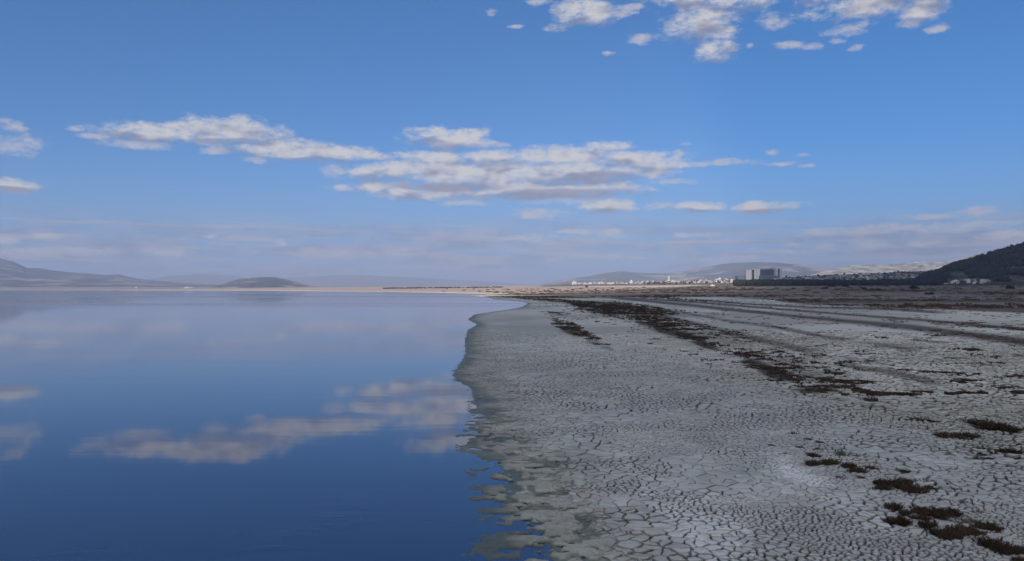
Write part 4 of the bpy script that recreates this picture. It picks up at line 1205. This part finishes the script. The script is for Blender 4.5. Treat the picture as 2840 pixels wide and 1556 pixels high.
# the shaded town on the slope to the right of the hospital
for i in range(105):
    px = random.uniform(2180, 2545); top = np.interp(px, (2180, 2300, 2420, 2545), (771, 766, 762, 760)); py = top + 17 * random.random() ** 1.4
    kind = 'gable' if random.random() < .6 else 'flat'; wall = random.choices(('white', 'cream', 'grey', 'ochre'), (2, 2.5, 2, 1.2))[0]
    lb = {'flat': 'shaded %s flat roofed town house on the slope right of the hospital', 'gable': 'shaded %s town house with red tiled roof right of the hospital'}[kind] % wall
    put_house(px, py, random.uniform(5, 11), random.uniform(3.5, 6), kind, wall, lb, 'town houses on the slope')
put_house(2403,771,15,4,'flat','white','wide white roofed hall among the trees of the shaded town','town houses on the slope')
put_house(2494,768,13,7,'gable','ochre','pink ochre house with red roof high in the shaded town','town houses on the slope')
put_house(2238,774,24,4,'flat','white','long pale low building at the left of the shaded town','town houses on the slope')
for xx, yy, ww, hh in ((2305, 782, 10, 7), (2322, 781, 12, 8), (2350, 782, 13, 8), (2368, 781, 11, 8)):
    put_house(xx, yy, ww, hh, 'flat', 'grey', 'grey block in the row of flats behind the tree belt', 'row of grey flats')
for i in range(26):
    px = random.uniform(2622, 2745); py = random.uniform(783, 788) if random.random() < .5 else random.uniform(778, 783)
    kind = 'gable' if random.random() < .6 else 'flat'; wall = random.choices(('white', 'cream', 'ochre'), (3, 2, 1.5))[0]
    lb = {'flat': 'small %s flat roofed house at the foot of the dark hill', 'gable': 'small %s house with red roof at the foot of the dark hill'}[kind] % wall
    put_house(px, py, random.uniform(5, 9), random.uniform(3, 5), kind, wall, lb, 'houses under the dark hill')
put_house(2650,783,17,5,'flat','white','longest white house in the row at the foot of the dark hill','houses under the dark hill')
put_house(2686,785,9,8,'flat','white','tallest white house at the foot of the dark hill','houses under the dark hill')
put_house(2728,781,13,5,'flat','white','white house at the right end of the row under the dark hill','houses under the dark hill')
# white sheds far across the lake
for xx, ww, lb in ((518, 12, 'left and longest of the tiny white sheds across the lake'), (524, 4, 'middle one of the tiny white sheds across the lake'), (532, 5, 'right one of the tiny white sheds across the lake'), (378, 5, 'single tiny white shed on the far shore left of the others')):
    put_house(xx, 799, ww, 2.6, 'flat', 'white', lb, 'white sheds across the lake', dmin=3000, dmax=7000)
for k_, o in PROTO.items():
    if k_ not in used_proto:
        for c in list(o.children):
            for g_ in list(c.children): bpy.data.objects.remove(g_)
            bpy.data.objects.remove(c)
        bpy.data.objects.remove(o)

def hospital():
    D_ = 2500.0; s = D_ / FPX
    zb = float(land_h(np.array([(2115 - PW / 2) * s]), np.array([D_]))[0])
    cx = (2119 - PW / 2) * s
    root = empty('hospital', (cx, D_, zb)); zz_ = lambda py: CAMH + (HOR - py) * s - zb; xx = lambda px: (px - 2119) * s
    lowz = -8.0
    def bx(nm, p0, p1, top, mat_, y0, y1, base=None, parent=None):
        return part(nm, box_mesh(nm, xx(p0), xx(p1), y0, y1, lowz if base is None else zz_(base), zz_(top), mat_), parent or root)
    w = bx('low_wing', 2048, 2070.2, 766, M_LOWBLUE, 6, 40); bx('parapet', 2047.6, 2070.4, 765.4, M_DARKC, 5.6, 40.4, 766, w)
    t = bx('left_tower', 2070, 2091.5, 748, M_MIDC, 0, 34)
    for a, b_, m_ in ((2070.4, 2073.8, M_PALE), (2077.2, 2081.6, M_PALE), (2086, 2091.2, M_DARKC)): bx('facade_strip', a, b_, 748.4, m_, -.7, .3, None, t)
    t = bx('stair_tower', 2091.5, 2107, 745.6, M_PALE, -3, 30)
    bx('facade_strip', 2096.2, 2098.2, 746.4, M_MIDC, -3.6, -2.7, None, t)
    m = bx('glass_block', 2107, 2147.5, 747.2, M_CURT, 4, 36)
    for i in range(7): bx('window_band', 2108, 2146.5, 749.6 + i * 2.3, M_DARKC, 3.7, 4.2, 750.5 + i * 2.3, m)
    for i in range(9): bx('mullion', 2110.5 + i * 4.3, 2110.9 + i * 4.3, 747.6, M_LOWBLUE, 3.5, 4.1, None, m)
    bx('roof_plant', 2104, 2137, 743.4, M_MIDC, 10, 26, 747.2, m); bx('roof_plant', 2141, 2153, 743.2, M_MIDC, 10, 24, 747.2, m)
    t = bx('right_tower', 2147.5, 2168, 745.0, M_PALE, -2, 34)
    bx('facade_strip', 2157.6, 2161.2, 745.6, M_DARKC, -2.6, -1.7, None, t); bx('facade_strip', 2147.7, 2150.4, 745.6, M_MIDC, -2.6, -1.7, None, t)
    bx('antenna', 2163, 2163.8, 741, M_MIDC, 10, 11, 745, t)
    f = bx('front_block', 2103.5, 2149, 765.5, M_LOWBLUE, -26, 3.4); bx('parapet', 2103.2, 2149.3, 764.9, M_MIDC, -26.4, 3.6, 765.5, f)
    for i in range(5): bx('window_band', 2104.5, 2148, 767 + i * 2.5, M_CURT, -26.5, -25.8, 768.2 + i * 2.5, f)
    p = bx('podium', 2132, 2173, 773, M_LOWBLUE, -52, -26.6); bx('roof_edge', 2131.4, 2173.4, 772.4, M_PALE, -52.6, -26.4, 773.4, p); bx('end_wall', 2131.8, 2136, 773.5, M_PALE, -52.8, -51.8, None, p)
    p = bx('gate_house', 2173.6, 2191, 775.5, M_PALE, -46, -28)
    tag(root, 'large grey multi storey hospital block with pale stair towers at the foot of the town', 'hospital')
hospital()

def minaret(px, base, top, wpx, label):
    h_ = hit(px, base, 1200, 4000) or hit(px, base + 3, 1200, 4000) or hit(px, base + 7, 1200, 4000)
    x, y, z = h_; s = y / FPX; H_ = (base - top) * s; r = wpx * s / 2
    root = empty('minaret', (x, y, z))
    def ring_mesh(nm, prof, mat_):
        V, F = [], []; n = 10
        for i, (rr, zz_) in enumerate(prof):
            for k in range(n): V.append((rr * math.cos(k * 6.2832 / n), rr * math.sin(k * 6.2832 / n), zz_))
            if i:
                for k in range(n): F.append(((i - 1) * n + k, (i - 1) * n + (k + 1) % n, i * n + (k + 1) % n, i * n + k))
        me_ = bpy.data.meshes.new(nm); me_.from_pydata(V, [], F); me_.materials.append(mat_); return part(nm, me_, root)
    ring_mesh('shaft', [(r * 1.15, -2), (r, H_ * .1), (r * .9, H_ * .66)], M_WALLS['white'])
    ring_mesh('balcony', [(r * .9, H_ * .65), (r * 1.5, H_ * .68), (r * 1.5, H_ * .72), (r * .8, H_ * .721)], M_WALLS['white'])
    ring_mesh('spire', [(r * .75, H_ * .72), (r * .72, H_ * .84), (r * .85, H_ * .841), (.02, H_)], M_ROOF_GREY)
    tag(root, label, 'minaret')
minaret(2332, 777, 752, 1.6, 'slender white minaret in the shaded town right of the hospital')
minaret(1904, 782, 770, 1.0, 'thin dark minaret above the red roofed part of the village')

def water_tower(px, base, top):
    x, y, z = hit(px, base, 1200, 4000) or hit(px, base + 3, 1200, 4000) or hit(px, base + 7, 1200, 4000); s = y / FPX; H_ = CAMH + (HOR - top) * s - z; r = 1.7 * s
    root = empty('tower_house', (x, y, z))
    part('shaft', box_mesh('shaft', -r, r, -r, r, -2, H_, M_WALLS['white']), root); part('roof', box_mesh('roof', -r * 1.15, r * 1.15, -r * 1.15, r * 1.15, H_ + .01, H_ + .8, M_ROOF_GREY), root)
    for i in range(3): part('window', box_mesh('window', -r * .4, r * .4, -r - .08, -r + .1, H_ * (.3 + .22 * i), H_ * (.3 + .22 * i) + 1.6, M_GLASS), root)
    tag(root, 'narrow white tower rising over the sunlit village', 'tower')
water_tower(1855, 779, 766)

def pole(px, base, top, label):
    x, y, z = hit(px, base, 300, 4000) or ((px - PW / 2) / FPX * 1300, 1300, float(land_h(np.array([(px - PW / 2) / FPX * 1300.]), np.array([1300.]))[0])); s = y / FPX; H_ = (base - top) * s
    root = empty('utility_pole', (x, y, z))
    Vs, Fs = [], []; tube(Vs, Fs, (0, 0, -.5), (0, 0, H_), .22, .14)
    me_ = bpy.data.meshes.new('post'); me_.from_pydata([tuple(q) for q in Vs], [], Fs); me_.materials.append(M_BARK); part('post', me_, root)
    part('crossarm', box_mesh('crossarm', -.9, .9, -.08, .08, H_ - .9, H_ - .7, M_BARK), root)
    tag(root, label, 'pole')
pole(1827.5, 798, 787, 'single thin utility pole on the sunlit stubble field')

# shallow pond lying on the plain, and a pale bare patch
def flat_patch(name, pts, z, mat_, label):
    v = [(x, y, z) for x, y in pts]; me_ = bpy.data.meshes.new(name); me_.from_pydata(v, [], [tuple(range(len(v)))]); me_.materials.append(mat_)
    o = bpy.data.objects.new(name, me_); COL.objects.link(o); tag(o, label, kind='structure'); return o
def pond(px, py, rx, ry, label):
    cx, cy, cz = hit(px, py)
    pp = [(cx + math.cos(t) * rx * (1 + .12 * math.sin(3 * t)), cy + math.sin(t) * ry * (1 + .15 * math.cos(2 * t))) for t in np.linspace(0, 6.283, 26)[:-1]]
    pz = float(land_h(np.array([p[0] for p in pp]), np.array([p[1] for p in pp])).max()) + .02
    nb = len(pp)          # a low bank, so that the water lies level
    vb = [(x, y, pz - .02) for x, y in pp] + [(cx + (x - cx) * 1.35, cy + (y - cy) * 1.35, pz - .8) for x, y in pp] + [(cx, cy, pz - .03)]
    fb = [(i, (i + 1) % nb, nb + (i + 1) % nb, nb + i) for i in range(nb)] + [(2 * nb, (i + 1) % nb, i) for i in range(nb)]
    bank = bpy.data.meshes.new('pond_bank'); bank.from_pydata(vb, [], fb); bank.materials.append(M_POND)
    ob = bpy.data.objects.new('pond_bank', bank); COL.objects.link(ob); tag(ob, 'low muddy bank round the ' + label[0], kind='structure')
    flat_patch('pond_water', [(cx + (x - cx) * .97, cy + (y - cy) * .97) for x, y in pp], pz, lake.data.materials[0], label[1])
M_POND = plain('pond_mud', (.16, .13, .105), .9, .2, .3)
pond(2660, 822, 14.5, 16, ('pale pond', 'narrow pale pond shining on the brown plain'))
pond(2324, 797, 11, 40, ('small far pool', 'small whitish pool before the tree belt'))
